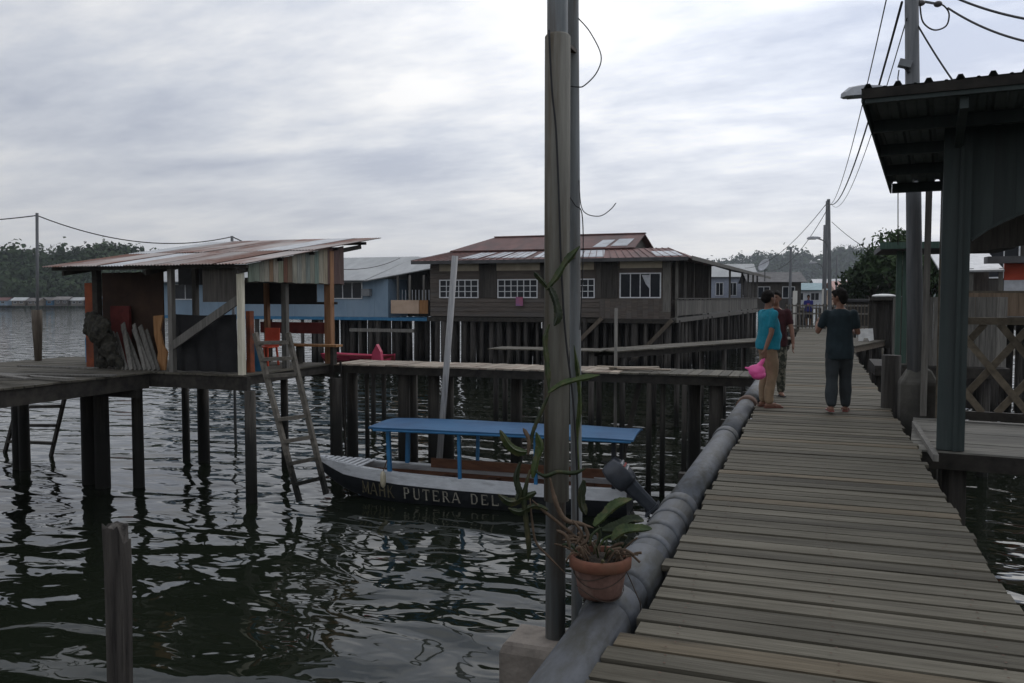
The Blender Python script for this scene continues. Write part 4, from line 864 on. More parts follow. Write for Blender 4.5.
# verandah wing running back along the house side
wg = thing('verandah_wing', (-6, 58, FZ), 'long open timber verandah wing receding beside the brown house', 'verandah')
wd_ = V((.054, .9985, 0)); W0 = V((BX1 + .25, BY0 + .1, 0)); WL = 33.0; wn_ = V((wd_.y, -wd_.x, 0))
def wv(t, o_, z): return W0 + wd_ * t + wn_ * o_ + Z * z
MB().beam(wv(0, -1.2, FZ - .06), wv(WL, -1.2, FZ - .06), 2.4, .12).build('floor', MT['greywood'], wg)
MB().beam(wv(0, .02, FZ - .12), wv(WL, .02, FZ - .12), .08, .24).build('floor_edge', MT['greywood'], wg)
nb_ = 60
me = local_mesh(MB().box((0, 0, .42), (.5, .03, .84)), 'parapet_board', MT['greywood'])
for i in range(nb_): p = wv(.3 + i * (WL - .6) / nb_, .05, FZ + .1); link('parapet_board', me, p, wg, rot=(0, 0, math.atan2(wd_.y, wd_.x)))
MB().beam(wv(0, .07, FZ + .97), wv(WL, .07, FZ + .97), .12, .06).build('handrail', MT['greywood'], wg)
for t in (.2, 2.2, 4.4, 7, 9.2, 17.5, 23.5, 27, 30, 32.8): MB().beam(wv(t, 0, FZ), wv(t, 0, EZ + .1), .13, .13).build('post', MT['greywood'], wg)
for i in range(11): 
    if i % 3 != 2: MB().beam(wv(.4 + i * .9, -.12, FZ + .9), wv(.4 + i * .9, -.12, EZ), .5, .03, up=wd_).build('screen_board', MT['darkboard'], wg)
g = MB(); quad(g, wv(.95, .95, EZ + .1), wv(WL + 1, .95, EZ - .15), wv(WL + 1, -2.2, EZ + .4), wv(.95, -.1, EZ + .3)); g.build('roof', MT['darkroof'], wg)
MB().beam(wv(-.9, .96, EZ + .03), wv(WL + 1, .96, EZ - .22), .04, .2).build('fascia', MT['greywood'], wg)
pl = [tuple(wv(.6 + i * 1.35, rn(-.3, .05), 0).xy) for i in range(25)] + [tuple(wv(1 + i * 1.3 + rn(-.4, .4), o_, 0).xy) for o_ in (-.9, -1.8, -2.6) for i in range(25)]
piles(wg, pl, .12, FZ - .12, MT['pilefar'], jr=.3, tilt=.015)
# hanging cloth on the brown house wall
tag(MB().bb((bx(517), BY0 - .2, bz(306)), (bx(524), BY0 - .16, bz(297))).build('hanging_cloth', surf('pink_blue_cloth', (.45, .12, .16), (.2, .16, .34), 1.2, rough=.9, rand=0)), 'small pink and blue cloth hanging below a brown house window', 'cloth')
# satellite dish at the end of the wing roof
sdp = at(765, 266, d=66); sdh = thing('satellite_dish', sdp - Z * .6, 'small satellite dish on the end of the verandah roof', 'dish')
g = MB(); g.v = []; prof = [(.02, 0), (.25, .03), (.45, .1), (.55, .17), (.56, .18), (.44, .12), (.24, .05), (.02, .02)]; g.lathe((0, 0, 0), prof, 20); Mq = V((-.6, -.6, .5)).to_track_quat('Z', 'Y').to_matrix(); g.v = [sdp + Mq @ p for p in g.v]; g.build('dish', MT['lamphead'], sdh, smooth=True)
MB().tube([sdp - Z * 1.2, sdp], .04, 6).build('mast', MT['poledark'], sdh)

# ================================================================== pale blue house on stilts
bl = thing('blue_house', (-32, 48, 0), 'pale blue stilt house with grey roof behind the shed', 'house')
LY = 44.6; lx = lambda px: at(px, 300, y=LY).x; lz = lambda py, px=330: at(px, py, y=LY).z
FZ2 = lz(317, 380); EZ2 = lz(279, 380)
wb0, wb1 = lx(160), lx(388)
MB().bb((wb0, LY, FZ2), (wb1, LY + 8, EZ2)).build('wall', MT['blue'], bl)
for i in range(9):
    x = wb0 + (wb1 - wb0) * (i + .5) / 9; MB().bb((x - .03, LY - .012, FZ2), (x + .03, LY - .002, EZ2)).build('batten', MT['blue'], bl)
window(bl, lx(334), lx(362), lz(298), lz(283), LY, 3, 1); window(bl, lx(174), lx(198), lz(299), lz(284), LY, 2, 1)
ac = MB().bb((lx(364), LY - .35, lz(296)), (lx(372), LY - .02, lz(289))).build('air_conditioner', MT['box'], bl)
g = MB(); quad(g, (wb0 - .8, LY - .9, EZ2 - .08), (lx(372), LY - .9, EZ2 - .08), (lx(388), LY + 4, lz(262, 380) + .5), (wb0 - .8, LY + 4, lz(262, 380) + .5)); g.build('roof', MT['greyroof'], bl)
g = MB(); quad(g, (lx(373), LY - .9, EZ2 - .1), (lx(428), LY + 1.5, lz(266, 420)), (lx(428), LY + 4, lz(263, 420) + .3), (lx(388), LY + 4, lz(262, 380) + .5)); g.build('roof_slope', MT['greyroof'], bl)
g = MB(); quad(g, (wb0 - .8, LY + 9, EZ2), (lx(428), LY + 9, EZ2), (lx(428), LY + 4, lz(262, 380) + .45), (wb0 - .8, LY + 4, lz(262, 380) + .45)); g.build('roof_slope', MT['greyroof'], bl)
MB().bb((wb1 + .02, LY + 2.5, FZ2), (lx(430), LY + 2.6, EZ2 + .6)).build('porch_wall', MT['darkboard'], bl)
MB().bb((lx(390), LY + .1, lz(313)), (lx(418), LY + .16, lz(300))).build('peach_panel', MT['peach'], bl)
MB().bb((lx(418.5), LY + .1, lz(313)), (lx(427), LY + .16, lz(300))).build('ochre_panel', MT['ochre'], bl)
MB().bb((lx(388), LY - .1, lz(320)), (lx(428), LY + 2.5, lz(317))).build('porch_floor', MT['bluewood'], bl)
for px in (396, 408, 422): MB().bb((lx(px) - .05, LY + .2, lz(300)), (lx(px) + .05, LY + .3, lz(276))).build('porch_post', MT['greywood'], bl)
for i in range(10): MB().bb((lx(391 + i * 3.4) - .02, LY + 1.0, lz(300)), (lx(391 + i * 3.4) + .02, LY + 1.04, lz(290))).build('baluster', MT['plaster'], bl)
MB().bb((wb0, LY, FZ2 - .2), (wb1, LY + .15, FZ2 - .01)).build('floor_beam', MT['bluewood'], bl)
piles(bl, [(lx(300 + i * 9.5), LY + .2 + rn(0, .5)) for i in range(14)] + [(lx(170 + i * 14), LY + .2) for i in range(9)] + [(lx(292 + i * 8.5 + rn(-3, 3)), LY + yr + rn(-.3, .3)) for yr in (2, 4, 6, 7.8) for i in range(16)], .14, FZ2 - .1, MT['pilefar'], jr=.35, tilt=.012)
MB().bb((lx(362), LY - 1.5, lz(330)), (lx(425), LY - 1.3, lz(327))).build('low_rail', MT['greywood'], bl)
# platform under the blue house with odd timber
# red boat moored behind the shed
rb = thing('red_rowboat', at(365, 356, y=24), 'small pinkish red boat moored behind the shed', 'boat')
rc = at(362, 355, y=24); rc.z = 0
rr = []
for u, hb, zs_, zk in ((0, .42, 2.0, 1.62), (.3, .5, 1.97, 1.58), (1.4, .5, 1.95, 1.58), (2.1, .3, 1.97, 1.62), (2.5, .04, 2.02, 1.8)):
    rr.append([rc + V((u - 1.3, -y * hb, zs_ if abs(y) == 1 else (zk + .2 if abs(y) == .7 else zk))) for y in (1, .7, 0, -.7, -1)])
zoff = at(362, 353.5, y=24).z - 2.0
rr = [[p + Z * zoff for p in r] for r in rr]
g = MB(); g.loft(rr, False, False); g.add(rr[0], [(0, 1, 2, 3, 4)]); g.build('hull', MT['pinkboat'], rb)
g = MB(); g.loft([[p - Z * .05 + (V((rr[i][2].x, rc.y, p.z)) - p) * .1 for p in r] for i, r in enumerate(rr)], False, False); g.build('inner_hull', MT['redboard'], rb)
for u in (-.7, .4): MB().beam(rc + V((u, .45, 1.85 + zoff)), rc + V((u, -.45, 1.85 + zoff)), .2, .03).build('thwart', MT['redboard'], rb)
rk = thing('boat_cradle', (rc.x, rc.y, 0), 'rough timber staging carrying the red boat over the water', 'staging')
for sx in (-.9, .6):
    for sy in (-.35, .35): MB().tube([(rc.x + sx, rc.y + sy, -.8), (rc.x + sx, rc.y + sy, 1.5 + zoff)], .08, 8).build('pile', MT['pilefar'], rk)
MB().bb((rc.x - 1.3, rc.y - .5, 1.48 + zoff), (rc.x + 1.2, rc.y + .5, 1.575 + zoff)).build('platform', MT['deckY'], rk)
fl = at(376, 352, y=23.4); 
tag(MB().prism([fl + V((-.18, 0, -.3)), fl + V((.17, .02, -.3)), fl + V((.14, .02, 0)), fl + V((.0, .02, .24)), fl + V((-.13, 0, 0))], (0, .16, 0)).build('pink_sack', MT['pinkboat']), 'bright pink sack standing at the bow of the red boat', 'sack')

# ================================================================== utility poles, lamps and wires
def lamp_pole(loc, h, r, armdir, armz, arml, label, lean=(0, 0), group=None, base_z=DZ, lamp=True, bz_=None):
    t = thing('utility_pole', (loc.x, loc.y, base_z), label, 'pole', group)
    top = V((loc.x + lean[0], loc.y + lean[1], base_z + h)); b = V((loc.x, loc.y, base_z if bz_ is None else bz_))
    MB().tube([b, b.lerp(top, .5), top], [r, r * .9, r * .78], 14).build('shaft', MT['poledark'], t, smooth=True)
    if lamp:
        p = b.lerp(top, (armz - b.z) / (top.z - b.z)); d = V(armdir).normalized()
        q = p + d * arml + Z * .08
        ar = MB().tube(smooth_pts([p - Z * .5, p + d * arml * .35 - Z * .08, q], 5), .028, 8).build('lamp_arm', MT['poledark'], t, smooth=True)
        sd = Z.cross(d); hd = MB(); rings = []
        for u, a, z0, z1 in ((-.12, .05, .0, .07), (0, .09, -.02, .1), (.25, .13, -.03, .12), (.42, .12, -.03, .1), (.5, .07, -.02, .04)):
            c_ = q + d * u; rings.append([c_ + sd * a + Z * z0, c_ + sd * a * .8 + Z * z1 * .8, c_ + Z * z1, c_ - sd * a * .8 + Z * z1 * .8, c_ - sd * a + Z * z0])
        hd.loft(rings); ho = hd.build('lamp_head', MT['lamphead'], t); MB().box(q + d * .25 - Z * .03, (.3, .16, .03), Matrix((d, sd, Z)).transposed()).build('lens', MT['box'], ho)
    return t, top
npb = at(917, 366, d=11.4); ntop = at(911, -60, d=11.4); zl = at(850, 96, d=11.4)
t1, top1 = lamp_pole(V((npb.x, npb.y, 0)), ntop.z - DZ, .105, at(838, 96, d=11.2) - at(915, 90, d=11.4), zl.z, .52, 'thick utility pole standing behind the green porch with a lamp arm', (ntop.x - npb.x, ntop.y - npb.y))
cbk = MB(); cb_c = V((npb.x + .03, npb.y + .05, 0)); cbk.loft([[cb_c + V((sx * a, sy * a, z)) for sx, sy in ((-1, -1), (1, -1), (1, 1), (-1, 1))] for a, z in ((.24, -1), (.24, 3.02), (.2, 3.08), (.14, 3.2))]); tag(cbk.build('pole_footing', MT['concretedark'], bevel=.02), 'dark square concrete footing of the thick utility pole', 'footing')
tag(MB().tube([(npb.x - .28, npb.y + .5, -1), (npb.x - .28, npb.y + .5, DZ + .75)], [.14, .13], 12).build('timber_bollard', MT['pile'], smooth=True), 'dark timber bollard at the boardwalk edge beside the pole footing', 'bollard')
# meter camera on pole, insulators
mp_ = at(905, 64, d=11.35); mo = thing('pole_bracket_lamp', mp_, 'small grey fitting bracketed to the utility pole above the roof', 'fitting')
MB().box(mp_, (.16, .14, .09), Matrix.Rotation(.3, 3, 'Y')).build('housing', MT['box'], mo); MB().tube([mp_ + V((.0, 0, -.04)), mp_ + V((.05, 0, -.12))], .02, 6).build('stem', MT['cable'], mo); MB().beam(mp_, at(911, 66, d=11.4), .05, .05).build('bracket', MT['poledark'], mo)
MB().tube(pxline([(899, 70), (898, 80), (902, 86), (909, 88)], 11.35), .008, 5).build('wire', MT['cable'], mo)
for px, py in ((938, 4), (921, 3)):
    c_ = at(px, py, d=11.4); o = thing('insulator', c_, 'dark cable insulator clamp ' + ('hanging right of the pole top' if px > 930 else 'close against the pole top'), 'insulator')
    MB().ell(c_, (.055, .05, .04)).build('body', MT['ceramic'], o, smooth=True); MB().beam(c_, at(914, 0, d=11.4), .025, .025).build('strap', MT['poledark'], o)
cable(pxline([(920, 6), (923, 22), (934, 30), (946, 26), (949, 14), (944, 6), (938, 4)], 11.4), .011, 'dark cable loop hanging beside the pole top')
fpb = at(833, 300, d=40); ftop = at(828.5, 199, d=40)
t2, top2 = lamp_pole(V((fpb.x, fpb.y, 0)), ftop.z - DZ, .1, (-1, -.1, 0), at(820, 240, d=40).z, .5, 'distant lamp pole right beyond the boy on the boardwalk', (ftop.x - fpb.x, 0), bz_=-.5)
fp2 = at(825, 300, d=42); ft2 = at(825, 201, d=42); lamp_pole(V((fp2.x, fp2.y, 0)), ft2.z - DZ, .07, (-1, 0, 0), 0, 0, 'thinner pole paired with the distant lamp pole', bz_=-.5, lamp=False)
fp3 = at(823, 300, d=67); ft3 = at(822.5, 225, d=67); lamp_pole(V((fp3.x, fp3.y, 0)), ft3.z - DZ, .1, (-1, 0, 0), at(815, 264, d=67).z, .6, 'farthest lamp pole seen between the walkers', bz_=-.5)
fp4 = at(790, 300, d=58); ft4 = at(790, 247, d=58); lamp_pole(V((fp4.x, fp4.y, 0)), ft4.z - DZ, .11, (-1, 0, 0), 0, 0, 'plain distant pole above the teal shirted man', bz_=-.5, lamp=False)
fp5 = at(836, 300, d=75); ft5 = at(836, 255, d=75); lamp_pole(V((fp5.x, fp5.y, 0)), ft5.z - DZ, .09, (-1, 0, 0), 0, 0, 'short faint pole right of the distant lamp pole', bz_=-.5, lamp=False)
T2 = ftop - Z * .1
cable(sag(at(888, -8, d=11.3), at(827, 205, d=40), .85), .009, 'thin wire left of the three running to the distant pole')
cable(sag(at(902, 2, d=11.3), at(829, 203, d=40), .9), .017, 'thick wire running from the near pole to the distant pole')
cable(sag(at(907, 18, d=11.3), at(832, 205, d=40), .9), .008, 'thin wire right of the thick one to the distant pole')
cable(sag(at(916, 22, d=11.4), at(1010, 150, d=9.5), .1), .012, 'guy wire slanting from the pole down behind the green roof')
cable(sag(at(948, 8, d=11.4), at(1080, 48, d=9), .12), .014, 'lower of two service wires leaving the top right corner')
cable(sag(at(935, -12, d=11.4), at(1080, 25, d=9), .1), .015, 'upper of two service wires leaving the top right corner')
cable(sag(T2, at(745, 268, d=64), .8), .016, 'drooping wire from the distant pole to the verandah roof')
cable(sag(T2 - Z * .3, at(765, 270, d=66), 1.0), .016, 'lower drooping wire from the distant pole to the dish')
cable(sag(at(832, 222, d=40), at(885, 258, d=36), .15), .014, 'wire sloping right from the distant pole to the green roof')
cable([at(898, 188, d=13), at(898, 245, d=13.1)], .008, 'thin wire dropping straight behind the porch roof')

# ================================================================== green porch at right
HROT = -math.atan(413 / FPX) + YAW      # turned clockwise against the boardwalk
dxu = V((math.cos(HROT), math.sin(HROT), 0)); dyu = V((-math.sin(HROT), math.cos(HROT), 0))
G0 = at(950, 447, z=DZ); G0 = V((G0.x, G0.y, 0))
def gw(a, b, z): return G0 + dxu * a + dyu * b + Z * z
gp = thing('green_porch', (G0.x, G0.y, DZ), 'dark green porch with corrugated overhanging roof at right', 'porch')
MR = Matrix((dxu, dyu, Z)).transposed()
def gbox(a0, b0, z0, a1, b1, z1, name, mat, parent=gp): return MB().box(gw((a0 + a1) / 2, (b0 + b1) / 2, (z0 + z1) / 2), (abs(a1 - a0), abs(b1 - b0), abs(z1 - z0)), MR).build(name, mat, parent)
rzf = lambda b: CAMZ + 1.80 - .128 * b       # underside of roof at depth b behind the column
# column and panel boards with arched bottom
gbox(-.13, -.1, DZ - .02, .13, .1, rzf(0) - .03, 'column', MT['green'])
gbox(.02, -.14, DZ - .02, .06, -.1, rzf(0) - .1, 'column_batten', MT['green'])
zA0, zA1 = at(968, 240, d=8.9).z, at(1024, 200, d=9.0).z
def arch(a):  # height of the opening's top
    x = min(max((a - .14) / .95, 0), 2); return zA0 + (zA1 - zA0) * math.sin(min(x, 1.6) * math.pi / 3.2) ** .8 * 1.15
nbp = 14
for i in range(nbp):
    a0_ = .13 + i * .2; a1_ = a0_ + .2
    g = MB(); g.prism([gw(a0_, .008 * (i % 2), arch(a0_)), gw(a1_, .008 * (i % 2), arch(a1_)), gw(a1_, .008 * (i % 2), rzf(0) - .05), gw(a0_, .008 * (i % 2), rzf(0) - .05)], dyu * .03); g.build('panel_board', MT['green'], gp)
v0 = at(968, 256, d=10.6).z
for i in range(12):
    a0_ = .0 + i * .26; f2 = lambda a: v0 + .2 * math.sin(min(a / 2.4, 1) * 1.57)
    g = MB(); g.prism([gw(a0_, 1.75, f2(a0_)), gw(a0_ + .26, 1.75, f2(a0_ + .26)), gw(a0_ + .26, 1.75, rzf(1.75) - .06), gw(a0_, 1.75, rzf(1.75) - .06)], dyu * .025); g.build('inner_board', MT['darkboard'], gp)
# arch edge trim: dark reveal
pts = [gw(.14 + 2.4 * i / 16, .04, arch(.14 + 2.4 * i / 16) - .01) for i in range(17)]
for i in range(16): MB().beam(pts[i], pts[i + 1], .16, .03).build('arch_trim', MT['green'], gp)
# rear posts, rear beam
bd = 2.35
gbox(-.12, bd - .06, DZ, .0, bd + .06, rzf(bd) - .03, 'rear_post', MT['lattice']); gbox(-.3, bd + .1, DZ, -.22, bd + .18, rzf(bd) - .05, 'rear_post', MT['greywood']); gbox(2.8, bd - .06, DZ, 2.92, bd + .06, rzf(bd) - .03, 'rear_post', MT['lattice'])
# side wall sheet between column and rear post (upper part, arched)
for i in range(10):
    b0_ = .12 + i * .22; b1_ = b0_ + .215
    f_ = lambda b: at(935, 205, d=10).z - 1.2 * max(0, 1 - math.sin(min(max((b - .1) / 2.3, 0), 1) * math.pi) ** .5) + .15
    g = MB(); g.prism([gw(-.11, b0_, f_(b0_)), gw(-.11, b1_, f_(b1_)), gw(-.11, b1_, rzf(b1_) - .04), gw(-.11, b0_, rzf(b0_) - .04)], dxu * .025); g.build('side_board', surf('pale_side_panel', (.12, .14, .15), (.19, .21, .22), 3, PZ, .7, .1, .05) if i == 0 else bpy.data.materials['pale_side_panel'], gp)
# roof: corners from the photo, deck sheets with ribs
na = -.62; nbk = -1.05; far = 2.55
ra0 = (G0.dot(dxu)); 
nc = at(861, 92, d=7.84); fc = at(890, 187, d=11.2)
la = lambda p: ((p - G0).dot(dxu), (p - G0).dot(dyu))
(an, bn_), (af, bf) = la(nc), la(fc)
zr = lambda b: nc.z + (fc.z - nc.z) * (b - bn_) / (bf - bn_)
edge_a = lambda b: an + (af - an) * (b - bn_) / (bf - bn_)
NR = 6; pitch_r = .75
for i in range(NR):
    aL0 = edge_a(bn_) + i * pitch_r; aL1 = edge_a(bf) + i * pitch_r
    prof = [(0, 0)] + [p for x in (.02, .27, .52) for p in ((x, 0), (x + .02, .038), (x + .055, .038), (x + .075, 0), (x + .16, .0), (x + .17, .008), (x + .185, .008), (x + .195, 0))] + [(pitch_r + .015, 0)]
    up_ = .004 * (i % 2)
    g = MB(); r0 = [gw(aL0 + x, bn_, zr(bn_) + z + .03 + up_) for x, z in prof]; r1 = [gw(aL1 + x, bf, zr(bf) + z + .03 + up_) for x, z in prof]
    g.loft([r0, r1], False, False); g.loft([[p - Z * .003 for p in r1], [p - Z * .003 for p in r0]], False, False); g.build('roof_sheet', MT['soffit'], gp)
for b in (bn_ + .06, bn_ + 1.0, bn_ + 1.9, bn_ + 2.8, bf - .06):
    e0 = edge_a(b); MB().beam(gw(e0 + .03, b, zr(b) - .035), gw(e0 + NR * pitch_r, b, zr(b) - .035), .07, .12).build('purlin', MT['green'], gp)
MB().beam(gw(edge_a(bn_) + .01, bn_ + .012, zr(bn_) - .02), gw(edge_a(bn_) + NR * pitch_r, bn_ + .012, zr(bn_) - .02), .02, .085).build('front_fascia', MT['beam'], gp)
MB().beam(gw(edge_a(bn_) + .012, bn_ + .03, zr(bn_) - .03), gw(edge_a(bf) + .012, bf, zr(bf) - .03), .02, .11).build('side_fascia', MT['green'], gp)
for a in (0, 1.4, 2.8): MB().beam(gw(a, bn_ + .1, zr(bn_ + .1) - .14), gw(a, bf - .1, zr(bf - .1) - .14), .07, .12).build('rafter', MT['green'], gp)
# porch floor
pf0 = -.28
me = local_mesh(MB().box((0, 0, -.02), (4.2, .19, .04)), 'floor_plank', surf('porch_plank', (.13, .125, .11), (.24, .23, .2), 3, PX, .85, .3, .2))
for i in range(13): p = gw(pf0 + 2.0, -.02 + .2 * i, DZ - .03 + rn(-.003, .003)); link('floor_plank', me, p, gp, rot=(0, 0, HROT))
gbox(pf0 - .08, -.12, DZ - .22, 3.9, -.06, DZ - .05, 'floor_beam', MT['beam']); gbox(pf0 - .08, 2.3, DZ - .25, 3.9, 2.4, DZ - .08, 'floor_beam', MT['beam'])
for a in (-.05, 1.9, 3.6): gbox(a, -.05, DZ - .22, a + .1, 2.28, DZ - .075, 'joist', MT['beam'])
piles(gp, [tuple(gw(a, b, 0).xy) for a in (.05, 1.9, 3.6) for b in (.1, 2.3)], .13, DZ - .1, MT['pile'])
# lattice rail at the rear
lr = thing('lattice_railing', gw(1.4, bd, DZ), 'brown diamond lattice railing at the back of the green porch', 'railing')
l0, l1 = .06, 3.6; zt, zb2 = at(1000, 320, d=11).z, DZ + .06
gbox(l0, bd - .04, zt - .05, l1, bd + .04, zt + .04, 'top_rail', MT['lattice'], lr); gbox(l0, bd - .04, zb2 - .06, l1, bd + .04, zb2 + .05, 'bottom_rail', MT['beam'], lr)
hh = zt - zb2
for i in range(-1, 8):
    for s in (1, -1):
        a0_ = l0 + i * .52; a1_ = a0_ + hh * .72
        p, q = (a0_, a1_) if s > 0 else (a1_, a0_)
        zz0, zz1 = zb2 + .04, zt - .04
        def clip(pa, za, qa, zb__):
            t0, t1 = 0, 1
            for bound, sg in ((l0, 1), (l1, -1)):
                fa, fb = (pa - bound) * sg, (qa - bound) * sg
                if fa < 0 and fb < 0: return None
                if fa < 0: t0 = max(t0, fa / (fa - fb))
                if fb < 0: t1 = min(t1, fa / (fa - fb))
            return t0, t1
        tt = clip(p, zz0, q, zz1)
        if not tt or tt[1] - tt[0] < .08: continue
        A_ = gw(p + (q - p) * tt[0], bd + .016 * s, zz0 + (zz1 - zz0) * tt[0]); B_ = gw(p + (q - p) * tt[1], bd + .016 * s, zz0 + (zz1 - zz0) * tt[1])
        MB().beam(A_, B_, .026, .085).build('lattice_slat', MT['lattice'], lr)
# kerb stone / pale ledge between boardwalk and porch
tag(MB().beam(at(914, 424, z=DZ + .0), at(936, 458, z=DZ - .02), .05, .07).build('edge_timber', MT['greywood']), 'pale timber edge between boardwalk and porch floor', 'timber')

# ================================================================== houses beyond at right
def stilt_house(loc, w_, dp, fz, wh, rh, wall, roof, label, cat='house', group=None, rot=0, wins=2, over=.5, npile=6, name='stilt_house', winmat='winwhite', gable='x'):
    """small far house: wall, gable roof, windows, door, piles; loc is the front centre, front faces -Y before rot"""
    t = thing(name, (loc[0], loc[1], 0), label, cat, group); t.rotation_euler = (0, 0, rot)
    o = V((loc[0], loc[1], 0))
    P = lambda x, y, z: o + V((x, y, z))
    MB().bb(P(-w_ / 2, 0, fz), P(w_ / 2, dp, fz + wh)).build('wall', wall, t)
    zt_ = fz + wh
    if gable == 'x':
        for s in (0, 1):
            y0 = -over if s == 0 else dp + over
            g = MB(); quad(g, P(-w_ / 2 - over, y0, zt_ - .1), P(w_ / 2 + over, y0, zt_ - .1), P(w_ / 2 + over, dp / 2, zt_ + rh), P(-w_ / 2 - over, dp / 2, zt_ + rh)); g.build('roof', roof, t)
        for s in (-1, 1): MB().prism([P(s * w_ / 2, 0, zt_), P(s * w_ / 2, dp, zt_), P(s * w_ / 2, dp / 2, zt_ + rh * .9)], (-s * .05, 0, 0)).build('gable', wall, t)
    else:
        for s in (-1, 1):
            g = MB(); quad(g, P(s * (w_ / 2 + over), -over, zt_ - .1), P(s * (w_ / 2 + over), dp + over, zt_ - .1), P(0, dp + over, zt_ + rh), P(0, -over, zt_ + rh)); g.build('roof', roof, t)
        MB().prism([P(-w_ / 2, 0, zt_), P(w_ / 2, 0, zt_), P(0, 0, zt_ + rh * .9)], (0, .05, 0)).build('gable', wall, t)
    for i in range(wins):
        x = -w_ / 2 + w_ * (i + .5) / (wins + .0); ww = min(1.1, w_ / wins * .5)
        window(t, o.x + x - ww / 2, o.x + x + ww / 2, fz + wh * .4, fz + wh * .78, o.y, 2, 1, mat=winmat)
    MB().bb(P(-w_ / 2 - .2, -.6, fz - .15), P(w_ / 2 + .2, dp, fz - .01)).build('deck', MT['greywood'], t)
    piles(t, [(o.x - w_ / 2 + .2 + (w_ - .4) * i / (npile - 1), o.y + y) for i in range(npile) for y in (-.4, dp - .4)], .13, fz - .12, MT['pilefar'], jr=.3)
    return t
# red and white fronted house behind the lattice
rh_ = thing('red_fronted_house', at(1000, 297, d=27), 'house with brown boarded front and a red and white wall panel', 'house')
D_ = 27; hx = lambda px, d=D_: at(px, 297, d=d)
def face(x0, y0, x1, y1, d, th, name, mat, par):   # box facing the boardwalk direction, located by photo points at distance d
    a = at(x0, y0, d=d); b = at(x1, y1, d=d); return MB().bb((a.x, a.y, b.z), (b.x, a.y + th, a.z)).build(name, mat, par)
n_ = 12; pa, pb2 = hx(955).x, hx(1110).x; zt1, zb1 = at(990, 293, d=D_).z, at(990, 316, d=D_).z; Y_ = hx(1000).y
wall_boards(rh_, pa, pb2, Y_, zb1, zt1, .45, surf('tan_board_front', (.12, .085, .055), (.2, .145, .1), 2, PZ, .8, .1, .08), 'front_board')
MB().bb((pa, Y_ - .02, zt1), (pb2, Y_ + .1, zt1 + .07)).build('handrail', MT['lattice'], rh_)
MB().bb((hx(1004).x, Y_ + .1, at(1003, 280, d=D_).z), (hx(1060).x, Y_ + .2, at(1003, 258, d=D_).z)).build('red_panel', MT['redpanel'], rh_)
MB().bb((hx(1004).x, Y_ + .11, zb1), (hx(1060).x, Y_ + .19, at(1003, 280, d=D_).z)).build('white_panel', MT['plaster'], rh_)
MB().bb((pa, Y_ + 2.2, zb1), (hx(1003).x - .05, Y_ + 2.3, at(1003, 262, d=D_).z)).build('back_wall', MT['darkboard'], rh_)
for px in (973, 1001): MB().bb((hx(px).x - .06, Y_ + .1, zb1), (hx(px).x + .06, Y_ + .2, at(px, 268, d=D_).z)).build('post', MT['greywood'], rh_)
g = MB(); z0 = at(990, 270, d=D_).z; quad(g, (pa - .4, Y_ - .1, z0), (hx(1003).x, Y_ - .1, z0), (hx(1003).x, Y_ + 3, z0 + .75), (pa - .4, Y_ + 3, z0 + .75)); g.build('roof', MT['galv'], rh_)
MB().bb((hx(984).x, Y_ - .6, at(990, 262, d=D_).z - .05), (pb2, Y_ + .05, at(990, 257, d=D_).z)).build('upper_roof', MT['darkroof'], rh_)
MB().bb((pa - .1, Y_ - .2, zb1 - .25), (pb2, Y_ + 3, zb1 - .02)).build('floor', MT['beam'], rh_)
piles(rh_, [(pa + .3 + i * .95, Y_ + y) for i in range(6) for y in (0, 1.4, 2.8)], .12, zb1 - .2, MT['pilefar'], jr=.3)
c_ = at(1062, 297, d=36); th_ = stilt_house((c_.x, c_.y), 6.6, 8, 2.9, 5.4, 1.3, MT['darkboard'], MT['darkroof'], 'tall dark boarded house at the right edge behind the red fronted house', rot=HROT, wins=3, name='tall_house', npile=12)
for i in range(7): MB().bb((pa + i * .8, Y_ + 2.9, .2), (pa + i * .8 + .74, Y_ + 2.94, zb1 - .2)).build('added_dark_screen', MT['darkboard'], rh_)  # screens added under the floor so the water reflects dark, not sky
# faded green porch roof farther along the boardwalk
gf = at(905, 297, d=20); gs = thing('faded_green_shelter', V((gf.x, gf.y, DZ)), 'small shelter with faded green posts and flat roof beyond the utility pole', 'shelter')
zq = at(905, 250, d=20).z
MB().bb((at(880, 250, d=20).x, gf.y - .6, zq - .02), (gf.x + 2.2, gf.y + 2.0, zq + .1)).build('roof', MT['darkroof'], gs); MB().bb((at(880, 250, d=20).x - .03, gf.y - .66, zq), (gf.x + 2.2, gf.y - .603, zq + .15)).build('fascia', MT['greenlight'], gs)
for px in (898, 904, 925): x = at(px, 297, d=20.2).x; MB().bb((x - .055, gf.y, DZ), (x + .055, gf.y + .11, zq - .02)).build('post', MT['greenlight'], gs)
wall_boards(gs, at(893, 300, d=20.4).x, gf.x + 2.2, gf.y + .3, DZ - .3, at(900, 297, d=20.4).z, .22, MT['greywood'], 'wall_board')
MB().bb((at(882, 250, d=20).x - .1, gf.y - .2, DZ - .3), (gf.x + 2.2, gf.y + 2.2, DZ - .06)).build('floor', MT['beam'], gs)
for i in range(5): MB().tube([(at(884, 300, d=20).x + i * .55, gf.y, -.8), (at(884, 300, d=20).x + i * .55, gf.y, DZ - .28)], .12, 8).build('pile', MT['pilefar'], gs)
